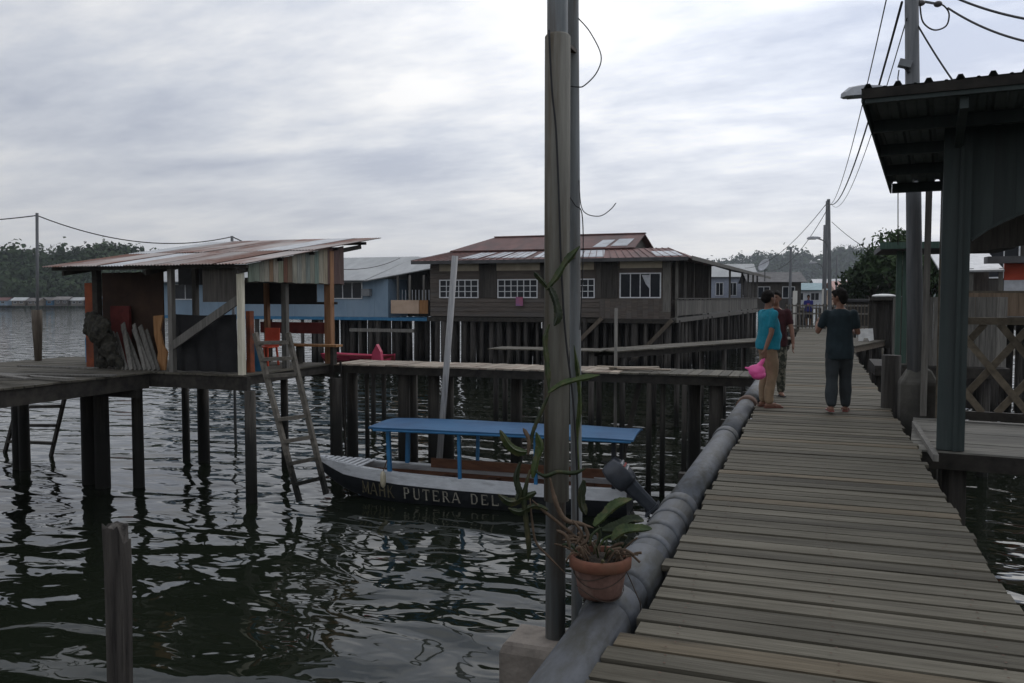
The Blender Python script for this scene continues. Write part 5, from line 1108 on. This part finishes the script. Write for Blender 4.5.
# white rowboat roof / dinghy lying upside down
wd2 = at(884, 296, d=31); tag(MB().ell(wd2, (.42, .5, .08)).build('white_basin', MT['white'], smooth=True), 'shallow white basin turned over on the ledge left of the green posts', 'basin')
tag(MB().bb((wd2.x - .5, wd2.y - .45, wd2.z - .16), (wd2.x + .5, wd2.y + .45, wd2.z - .06)).bb((wd2.x - .4, wd2.y - .1, -.5), (wd2.x - .25, wd2.y + .05, wd2.z - .162)).bb((wd2.x + .25, wd2.y - .1, -.5), (wd2.x + .4, wd2.y + .05, wd2.z - .162)).bb((wd2.x - .5, wd2.y + .06, DZ - .3), (wd2.x + .5, wd2.y + .1, wd2.z - .162)).build('timber_ledge', MT['darkboard']), 'dark timber ledge box under the white basin', 'ledge')
# side jetty on the right with handrail log and white board
sj = tag(empty('side_jetty', (2.5, 33, DZ)), kind='structure')
A = at(852, 346, z=DZ); A.x = 1.06; B = at(913, 334, z=DZ); dv = (B - A).normalized(); sv = V((dv.y, -dv.x, 0)); ln = (B - A).length
me = local_mesh(MB().box((0, 0, -.025), (.22, 1.3, .05)), 'plank', MT['deckY'])
for i in range(int(ln / .24)): p = A + dv * (.15 + .24 * i) - sv * .55; link('plank', me, p, sj, rot=(0, 0, math.atan2(dv.y, dv.x)))
MB().beam(A - Z * .14, B - Z * .14, .1, .18).build('edge_joist', MT['deckpale'], sj); MB().beam(A - sv * 1.1 - Z * .14, B - sv * 1.1 - Z * .14, .1, .18).build('edge_joist', MT['beam'], sj)
piles(sj, [tuple((A + dv * t - sv * s).xy) for t in (.5, 3, 6, 9, 11) for s in (.1, 1.1)], .11, DZ - .22, MT['pilefar'])
wbp = at(866, 336, d=30); wbp.z = DZ; tag(MB().loft([[wbp + V((x, 0, z)) for x, z in ((-.24, 0), (-.26, .42), (.22, .46), (.26, .05), (.12, .0), (.05, .12), (-.06, .12), (-.1, 0))], [wbp + V((x, .05, z)) for x, z in ((-.24, 0), (-.26, .42), (.22, .46), (.26, .05), (.12, 0), (.05, .12), (-.06, .12), (-.1, 0))]]).build('white_board', MT['white']), 'small white notched board propped on the side jetty', 'board')
# fence and gate at the end of the boardwalk
fe = thing('end_fence', (0, 44.7, DZ), 'brown rail fence with thin bars closing the far boardwalk end', 'fence')
fx0, fx1 = at(786, 310, y=44.7).x, at(872, 310, y=44.7).x
for z in (.12, .75, 1.15): MB().bb((fx0, 44.67, DZ + z - .04), (fx1, 44.73, DZ + z + .04)).build('rail', MT['greywood'], fe)
nb3 = int((fx1 - fx0) / .16)
me = local_mesh(MB().box((0, 0, .62), (.035, .025, 1.24)), 'bar', MT['lattice'])
for i in range(nb3 + 1): link('bar', me, (fx0 + i * .16, 44.655, DZ), fe)
for x in (fx0, -.9, 1.1, fx1): MB().bb((x - .07, 44.74, -.6), (x + .07, 44.88, DZ + 1.3)).build('post', MT['pilefar'], fe)
MB().bb((fx0, 44.5, DZ - .2), (fx1, 47.0, DZ - .02)).build('landing', MT['deckY'], fe)
for px, z1 in ((795, 1.9), (824, 2.0)):
    x = at(px, 297, y=46).x; MB().bb((x - .11, 46, -.6), (x + .11, 46.2, DZ + z1)).build('gate_post', MT['whitewood'], fe)
# distant houses beyond the boardwalk end
random.seed(21)
def far_house(x0, x1, ytop, yeave, d, wall, roof, label, fz=3.0, dp=6, wins=2, gable='x', rotz=0):
    a = at(x0, 297, d=d); b = at(x1, 297, d=d); c_ = (a + b) / 2; w_ = (b - a).length; ze = at((x0 + x1) / 2, yeave, d=d).z; zt_ = at((x0 + x1) / 2, ytop, d=d + dp / 2).z
    return stilt_house((c_.x, c_.y), w_, dp, fz, ze - fz, max(zt_ - ze, .4), wall, roof, label, rot=YAW * .6 + rotz, wins=wins, name='distant_house', gable=gable, npile=7)
far_house(752, 800, 272, 281, 84, MT['darkboard'], MT['darkroof'], 'dark distant house with low roof above the teal shirted man')
far_house(792, 822, 283, 289, 96, MT['plaster'], surf('turquoise_roof', (.12, .2, .22), (.19, .29, .31), 2, rough=.6), 'distant pale house with turquoise roof behind the far walker')
far_house(838, 868, 281, 289, 110, MT['peach'], surf('faded_pink_roof', (.34, .2, .17), (.46, .28, .24), 2, rough=.7), 'distant house with faded pink roof right of the lamp pole')
far_house(700, 752, 264, 276, 92, plain('grey_blue_wall', (.3, .33, .4)), MT['greyroof'], 'grey blue two storey house seen through the verandah wing', wins=4)
far_house(866, 905, 283, 291, 70, MT['darkboard'], MT['darkroof'], 'low dark house under the trees at right', wins=2)
far_house(818, 850, 279, 286, 150, MT['greywood'], MT['galv'], 'far grey roofed house below the ridge')
far_house(735, 775, 282, 290, 120, MT['greywood'], MT['greyroof'], 'far grey house half hidden by the verandah end')
far_house(770, 800, 277, 285, 170, MT['plaster'], MT['redroof'], 'far white house with red roof below the left of the ridge')
dk = thing('dark_boardwalk_shed', at(890, 297, d=52), 'dark boarded shed right of the boardwalk end', 'shed')
p = at(846, 297, d=50); q = at(900, 297, d=50); wall_boards(dk, p.x, q.x + 1, p.y, DZ - .5, at(860, 300, d=50).z - .1, .4, MT['darkboard'], 'wall_board')
MB().bb((p.x - .3, p.y - .3, at(860, 300, d=50).z - .1), (q.x + 1.3, p.y + 3, at(860, 300, d=50).z + .05)).build('roof', MT['darkroof'], dk)
piles(dk, [(p.x + .3 + i * .8, p.y + y) for i in range(5) for y in (.1, 2.5)], .11, DZ - .45, MT['pilefar'], jr=.3)

# far stilt village on the left shore
MT['villroof'] = surf('far_village_roof', (.13, .12, .115), (.22, .205, .19), 1, rough=.8, rand=.3); MT['villwall'] = surf('far_village_wall', (.14, .12, .095), (.24, .21, .17), 1, rough=.8, rand=.3)
vil = [(-40, 16, 'redroof', 'villwall'), (-22, 18, 'villroof', 'greywood'), (-2, 20, 'redroof', 'blue'), (18, 14, 'greyroof', 'villwall'), (33, 12, 'villroof', 'villwall'), (46, 14, 'villroof', 'bluewood'), (61, 15, 'villroof', 'darkboard'), (77, 14, 'greyroof', 'greywood'), (92, 16, 'greyroof', 'bluewood'), (110, 16, 'villroof', 'villwall'), (128, 16, 'redroof', 'greywood')]
vl = ('leftmost red roofed house of the far shore village', 'grey boarded house second along the far shore village', 'red roofed pale blue house at the left edge of the far shore', 'grey roofed peach house on the far shore left of the wire post', 'cream house with metal roof on the far shore at the wire post', 'blue trimmed house on the far shore just right of the wire post', 'dark boarded house on the far shore between wire post and shed', 'grey boarded house on the far shore nearing the shed', 'blue house on the far shore beside the shed edge', 'pale house on the far shore behind the shed', 'red roofed grey house on the far shore behind the shed')
for (px, w_, rf_, wl), lb in zip(vil, vl):
    c_ = at(px, 297, d=318 + rn(-4, 6)); stilt_house((c_.x, c_.y), w_ / FPX * 318 * .92, 5, 1.0, 1.9 + rn(-.2, .5), 1.1, MT[wl], MT[rf_], lb, rot=YAW, wins=2, name='shore_house', group='far shore stilt houses', npile=5)

# ================================================================== trees at right
def tree(base, h, r, label, seed, nleaf=2600, leaf=.2):
    rnd = np.random.RandomState(seed); t = thing('tree', base, label, 'tree')
    tr = MB(); top = base + Z * h * .55; tr.tube(smooth_pts([base - Z * .3, base + V((.1, 0, h * .25)), top], 5), [r * .09 * (1 - .5 * i / 10) for i in range(11)], 8)
    cl_ = []
    for k in range(26):
        d = rnd.normal(size=3); d /= np.linalg.norm(d); d[2] = abs(d[2]) * .9 - .15
        c_ = V(base) + Z * h * .62 + V((d[0] * r * .75, d[1] * r * .75, d[2] * h * .42)) * rnd.uniform(.55, 1.05); cl_.append((c_, r * rnd.uniform(.2, .42)))
        if k < 12: tr.tube([top - Z * h * .12 * rnd.uniform(0, 1), top.lerp(c_, .5) + Z * .1, c_], [r * .035, r * .022, r * .008], 5)
    tr.build('trunk', MT['bark'], t, smooth=True)
    cm = MB()
    for k in range(nleaf):
        c_, cr_2 = cl_[rnd.randint(len(cl_))]; d = V(rnd.normal(size=3)).normalized(); p = c_ + d * cr_2 * rnd.uniform(.5, 1.1)
        a = V(rnd.normal(size=3)).normalized(); b = a.orthogonal().normalized(); s = leaf * rnd.uniform(.6, 1.3)
        cm.add([p + a * s, p + b * s * .45, p - a * s, p - b * s * .45], [(0, 1, 2, 3)])
    cm.build('crown', MT['leaf'], t)
b_ = at(893, 297, d=62); b_.z = .3; tree(b_, at(893, 232, d=62).z - .3, 2.9, 'tall loose tree rising behind the faded green shelter', 5, 3200, .24)
b_ = at(872, 297, d=66); b_.z = .3; tree(b_, at(872, 256, d=66).z - .3, 2.8, 'rounded dark tree left of the faded green shelter', 6, 3000, .24)
b_ = at(925, 297, d=58); b_.z = .3; tree(b_, at(925, 243, d=58).z - .3, 3.0, 'dark tree partly hidden by the thick utility pole', 8, 2600, .24)
bk2 = at(895, 297, d=66); bank = MB(); bank.ell((bk2.x, bk2.y + 4, -.6), (14, 11, 1.3)); tag(bank.build('mud_bank', surf('mud_bank_soil', (.04, .034, .025), (.08, .07, .05), .6, rough=.95), smooth=True), kind='structure')

# ================================================================== people
MT['skin'] = surf('brown_skin', (.17, .085, .055), (.23, .12, .08), 8, rough=.55, bump=.03, rand=.06)
MT['hair'] = surf('black_hair', (.008, .007, .006), (.02, .017, .015), 40, rough=.85, bump=.5, rand=0, spec=.1)
MT['eye'] = plain('eye_dark', (.02, .015, .012), .2); MT['lip'] = plain('lip_brown', (.14, .05, .04))
def cloth(name, c, c2=None, scale=7): return surf(name, tuple(v * .8 for v in c), c2 or tuple(v * 1.15 for v in c), scale, rough=.9, bump=.35, rand=0, bscale=16)
def capsule(mb, pts, rads, n=14):
    pts = [V(p) for p in pts]; P = []; Rr = []
    d0 = (pts[0] - pts[1]).normalized(); d1 = (pts[-1] - pts[-2]).normalized()
    for a in (1.45, 1.0, .5): P.append(pts[0] + d0 * rads[0] * math.sin(a)); Rr.append(rads[0] * math.cos(a))
    P += pts; Rr += list(rads)
    for a in (.5, 1.0, 1.45): P.append(pts[-1] + d1 * rads[-1] * math.sin(a)); Rr.append(rads[-1] * math.cos(a))
    mb.tube(P, Rr, n)
def remeshed(mb, name, mat, parent, voxel, it=3, wob=0, seed=0):
    """closed pieces merged into one continuous skin"""
    org = WORG[parent.name]; me = bpy.data.meshes.new(name); me.from_pydata([tuple(p - org) for p in mb.v], [], mb.f)
    tmp = bpy.data.objects.new('tmp', me); col.objects.link(tmp)
    r_ = tmp.modifiers.new('r', 'REMESH'); r_.mode = 'VOXEL'; r_.voxel_size = voxel
    s_ = tmp.modifiers.new('s', 'SMOOTH'); s_.factor = .5; s_.iterations = it
    dg = bpy.context.evaluated_depsgraph_get(); new = bpy.data.meshes.new_from_object(tmp.evaluated_get(dg)); bpy.data.objects.remove(tmp)
    new.name = name; new.materials.clear(); new.materials.append(mat)
    if wob:
        for v in new.vertices:
            q = v.co * 9; v.co += v.normal * wob * (noise.noise(V((q.x, q.y, q.z * .6 + seed))) + .5 * noise.noise(V((q.x * 2.3, q.y * 2.3, q.z + seed))))
    new.polygons.foreach_set('use_smooth', [True] * len(new.polygons))
    return link(name, new, org, parent)
def person(loc, fdir, H, label, shirt, pants, shoe, rarm, larm, head_yaw=0, head_pitch=0, step=0, shorts=False, belly=0, shirt_hem=.84, sleeve=.62, hair_len=0, baggy=0, toes=True, group=None):
    """rarm/larm: (elbow, wrist, fingers direction) offsets from the shoulder in the local frame: x right, y forward, z up"""
    s = H / 1.75; f = V((fdir[0], fdir[1], 0)).normalized(); rt = V((f.y, -f.x, 0)); base = V(loc)
    t = thing('person', base, label, 'person', group)
    def W(x, y, z): return base + rt * (x * s) + f * (y * s) + Z * (z * s)
    def ring(mb, z, rx, ry, cy=0, n=20): return [W(rx * math.cos(2 * math.pi * k / n), cy + ry * math.sin(2 * math.pi * k / n), z) for k in range(n)]
    body = MB(); sh = MB(); pn = MB()
    body.loft([ring(body, z, a, b, c_) for z, a, b, c_ in ((.84, .13, .1, -.01), (.95, .155, .11, -.015), (1.08, .138, .1 + belly * .5, belly * .5), (1.25, .158, .112 + belly * .3, belly * .3), (1.38, .172, .106, -.01), (1.44, .13, .08, -.015), (1.5, .05, .05, -.01))])
    capsule(body, [W(0, -.02, 1.42), W(0, .0, 1.56)], [.057 * s, .052 * s])
    # head, turned on the neck
    hy, hp = head_yaw, head_pitch
    def HW(x, y, z):   # head-local around (0,0,1.6)
        dz = z - 1.56; y2 = y * math.cos(hp) - dz * math.sin(hp); dz2 = y * math.sin(hp) + dz * math.cos(hp)
        x3 = x * math.cos(hy) - y2 * math.sin(hy); y3 = x * math.sin(hy) + y2 * math.cos(hy); return W(x3, y3, 1.56 + dz2)
    def hell(mb, c_, r_, nu=18, nv=12):
        k0 = len(mb.v); mb.ell((0, 0, 0), r_, nu=nu, nv=nv)
        for i in range(k0, len(mb.v)): p = mb.v[i]; mb.v[i] = HW(c_[0] + p.x, c_[1] + p.y, c_[2] + p.z)
    hell(body, (0, .01, 1.655), (.073, .093, .098)); hell(body, (0, .045, 1.595), (.056, .058, .065)); hell(body, (0, .07, 1.553), (.03, .03, .022))
    hell(body, (0, .108, 1.635), (.014, .02, .026)); hell(body, (0, .12, 1.622), (.018, .014, .012)); hell(body, (0, .085, 1.685), (.05, .02, .014)); hell(body, (0, .098, 1.588), (.024, .012, .011))
    for sx in (-1, 1): hell(body, (sx * .076, -.005, 1.64), (.012, .02, .032), 10, 8)
    # legs
    for sx in (-1, 1):
        st_ = step * sx
        hip = (sx * .085, -.01, .9); kn = (sx * .095, .03 + st_ * .12, .49); an = (sx * .1, -.015 + st_ * .2 - (.05 if st_ < 0 else 0), .085 + (.03 if st_ < 0 else 0))
        capsule(body, [W(*hip), W((hip[0] + kn[0]) / 2, (hip[1] + kn[1]) / 2 + .01, .7), W(*kn), W((kn[0] + an[0]) / 2, (kn[1] + an[1]) / 2 - .025, .33), W(*an)], [.085 * s, .075 * s, .054 * s, .052 * s, .037 * s])
        to = .03 * sx
        capsule(body, [W(an[0], an[1] - .035, an[2] - .045), W(an[0] + to * .4, an[1] + .07, an[2] - .045), W(an[0] + to, an[1] + .16, an[2] - .057)], [.036 * s, .038 * s, .024 * s])
        sm_ = MB(); zz = an[2] - .083
        for k0, (w0, y0) in enumerate(((.03, -.075), (.042, -.03), (.042, .06), (.048, .13), (.035, .19), (.012, .21))): pass
        sm_.loft([[W(an[0] + to * max(0, y0 / .16) + dx * w0, an[1] + y0, zz + dz) for dx, dz in ((-1, 0), (1, 0), (1, .02), (-1, .02))] for w0, y0 in ((.03, -.078), (.042, -.03), (.042, .06), (.048, .13), (.036, .19), (.014, .205))])
        sm_.tube([W(an[0] - .045, an[1] + .07, zz + .02), W(an[0] + to * .5, an[1] + .09, zz + .075), W(an[0] + .045 + to * .5, an[1] + .07, zz + .02)], .009 * s, 8)
        sm_.build('sandal', shoe, t)
        if not shorts:
            b_ = baggy
            capsule(pn, [W(*hip), W((hip[0] + kn[0]) / 2, (hip[1] + kn[1]) / 2 + .01, .7), W(*kn), W((kn[0] + an[0]) / 2, (kn[1] + an[1]) / 2 - .02, .3), W(an[0], an[1] - .005, an[2] + .035)], [.1 * s, (.093 + b_) * s, (.075 + b_) * s, (.07 + b_) * s, (.062 + b_ * .6) * s])
        else: capsule(pn, [W(*hip), W((hip[0] + kn[0]) / 2, (hip[1] + kn[1]) / 2 + .01, .7), W(kn[0], kn[1], .53)], [.1 * s, .1 * s, .098 * s])
    pn.loft([ring(pn, z, a, b, c_) for z, a, b, c_ in ((.82, .14, .115, -.015), (.9, .172, .125, -.015), (1.0, .165, .118, -.01), (1.05, .15, .112, 0))])
    # shirt
    sh.loft([ring(sh, z, a, b, c_) for z, a, b, c_ in ((shirt_hem, .196, .152 + belly * .4, -.008), (shirt_hem + .1, .192, .148 + belly * .5, -.01), (1.08, .176, .132 + belly * .9, belly * .5), (1.25, .178, .13 + belly * .5, belly * .3), (1.38, .19, .122, -.01), (1.445, .145, .092, -.015), (1.485, .075, .068, -.01))])
    for sx, arm in ((1, rarm), (-1, larm)):
        S0 = V((sx * .175, -.01, 1.405)); El = S0 + V(arm[0]); Wr = El + V(arm[1]); fd = V(arm[2]).normalized()
        capsule(body, [W(*S0), W(*((S0 + El) / 2)), W(*El), W(*((El + Wr) / 2)), W(*Wr)], [.056 * s, .047 * s, .038 * s, .036 * s, .026 * s])
        pc_ = Wr + fd * .05; lat_ = fd.cross(V((sx, .2, .1))).normalized(); nrm = lat_.cross(fd).normalized()
        capsule(body, [W(*(Wr + fd * .02 + lat_ * .012)), W(*(Wr + fd * .075 + lat_ * .018))], [.021 * s, .02 * s], 8); capsule(body, [W(*(Wr + fd * .02 - lat_ * .012)), W(*(Wr + fd * .075 - lat_ * .018))], [.021 * s, .02 * s], 8)
        for k, (o_, l_) in enumerate(((.03, .062), (.011, .075), (-.009, .07), (-.029, .055))):
            b0_ = Wr + fd * .085 + lat_ * o_; k1 = b0_ + fd * l_ * .55 + nrm * .008 * sx; k2 = k1 + (fd * .8 + nrm * -.55 * sx).normalized() * l_ * .6
            capsule(body, [W(*b0_), W(*k1), W(*k2)], [.0095 * s, .009 * s, .0075 * s], 7)
        th0 = Wr + fd * .03 + lat_ * .03; capsule(body, [W(*th0), W(*(th0 + fd * .03 + lat_ * .025)), W(*(th0 + fd * .06 + lat_ * .03))], [.012 * s, .0105 * s, .0085 * s], 7)
        E2 = S0.lerp(El, sleeve); capsule(sh, [W(*S0), W(*S0.lerp(El, sleeve * .5)), W(*E2)], [.066 * s, .062 * s, .06 * s])
    remeshed(body, 'body', MT['skin'], t, .0085, 3)
    remeshed(pn, 'shorts' if shorts else 'trousers', pants, t, .013, 2, .011 + baggy * .2, 1); remeshed(sh, 'shirt', shirt, t, .013, 2, .014, 4)
    hr = MB(); hell(hr, (0, -.012, 1.685), (.087, .1, .093)); hell(hr, (0, -.045, 1.65), (.084, .072, .08)); hell(hr, (0, .055, 1.725), (.062, .04, .032))
    if hair_len: hell(hr, (0, -.055, 1.6), (.07, .045, .07)); hell(hr, (0, .075, 1.72), (.06, .035, .035))
    remeshed(hr, 'hair', MT['hair'], t, .01, 1, .012, 7)
    for sx in (-1, 1): e1 = MB(); hell(e1, (sx * .03, .098, 1.66), (.011, .006, .006), 8, 6); e1.build('eye', MT['eye'], t)
    e1 = MB(); hell(e1, (0, .107, 1.588), (.022, .006, .005), 8, 6); e1.build('mouth', MT['lip'], t)
    return t, W
remeshed(NETS, 'bundle', MT['net'], nb, .025, 2, .07, 3)
down = (0, .02, -.28); fore = (0, .05, -.25)
loc = at(767, 407, z=DZ)
man1, W1 = person(loc, (.86, .5), 1.66, 'man in turquoise polo shirt and khaki trousers holding a pink bag', cloth('turquoise_polo', (.015, .2, .27)), cloth('khaki_trousers', (.27, .19, .12)), plain('brown_sandal', (.13, .05, .035)),
    ((.035, -.05, -.28), (.02, -.1, -.23), (0, -.1, -1)), ((-.04, .04, -.28), (0, .1, -.24), (0, .1, -1)), head_yaw=.25, belly=.05, baggy=.006, shirt_hem=.88)
cs = MB(); cs.tube([W1(.075 * math.cos(a), -.012 + .07 * math.sin(a), 1.475 + .012 * math.sin(a)) for a in np.linspace(0, 6.283, 24)], .014, 8); cs.build('collar', bpy.data.materials['turquoise_polo'], man1)
hand = W1(.175 + .055, -.01 - .15 - .015, 1.405 - .51 - .12)
bag = thing('plastic_bag', hand, 'bright pink plastic carrier bag hanging from the man\'s hand', 'bag')
bo = hand + V((-.15, 0, .06))
bc = hand + V((-.1, 0, -.2)); g = MB()
g.ell(bc, (.115, .085, .1), nu=20, nv=14); g.ell(bc + V((.02, 0, -.05)), (.105, .08, .07), nu=20, nv=12)
capsule(g, [bc + V((.02, 0, .06)), hand + V((-.02, 0, -.05)), hand], [.05, .022, .012], 10)
capsule(g, [bc + V((-.06, 0, .04)), bc + V((-.11, .01, .03)), bc + V((-.15, .01, .045))], [.055, .028, .01], 10)
remeshed(g, 'sack', MT['pink'], bag, .009, 2, .02, 5)
camo = surf('camouflage_cloth', (.035, .037, .028), (.17, .16, .12), 16, rough=.9, bump=.3, rand=0, detail=2, lo=.45, hi=.55, stain=(.055, .06, .045), stain_scale=9)
person(at(774.5, 396, z=DZ), (.12, -1), 1.66, 'man in dark maroon shirt and camouflage trousers behind the turquoise polo', cloth('maroon_shirt', (.045, .012, .014)), camo, plain('dark_sandal', (.03, .028, .026)),
    ((.04, .02, -.28), (0, .08, -.24), (0, .1, -1)), ((-.08, .03, -.27), (-.02, .08, -.24), (0, .15, -1)), head_yaw=-.3, baggy=.008, shirt_hem=.84)
person(at(838, 412, z=DZ), (-.03, 1), 1.68, 'boy in dark blue green shirt walking away with head turned left', cloth('dark_teal_shirt', (.016, .027, .032)), cloth('charcoal_trousers', (.034, .04, .043)), plain('red_sandal', (.2, .06, .05)),
    ((.07, .05, -.27), (-.03, .2, .02), (-.2, 1, .1)), ((-.12, .03, -.26), (-.0, .17, .12), (.2, 1, .3)), head_yaw=.95, head_pitch=-.08, step=.7, baggy=.012, shirt_hem=.76, sleeve=.62, hair_len=1)
far, Wf = person(at(808, 326.5, z=DZ), (.05, -1), 1.68, 'distant person in blue jersey and dark shorts at the boardwalk end', cloth('blue_jersey', (.03, .035, .17)), cloth('dark_shorts', (.02, .02, .028)), plain('flip_flop', (.05, .05, .05)),
    ((.05, .03, -.27), (-.06, .14, .02), (-.6, .5, .2)), ((-.05, .03, -.27), (.06, .14, .02), (.6, .5, .2)), head_pitch=-.2, shorts=True)
MB().box(Wf(0, .16, 1.25), (.14, .02, .05)).build('jersey_band', plain('jersey_print', (.45, .12, .16)), far)

# ================================================================== the humid air
hzb = MB().bb((-2600, -500, -4), (2600, 2600, 140)).build('haze', None, org=(0, 0, 0)); hzb.data.materials.clear()
hm = bpy.data.materials.new('humid_air'); hm.use_nodes = True; hn = hm.node_tree.nodes; hn.clear()
ho_ = hn.new('ShaderNodeOutputMaterial'); hv = hn.new('ShaderNodeVolumePrincipled'); hv.inputs['Color'].default_value = (.86, .92, 1, 1); hv.inputs['Density'].default_value = HAZE; hv.inputs['Anisotropy'].default_value = .3
hm.node_tree.links.new(hv.outputs[0], ho_.inputs['Volume']); hzb.data.materials.append(hm); tag(hzb, kind='stuff')
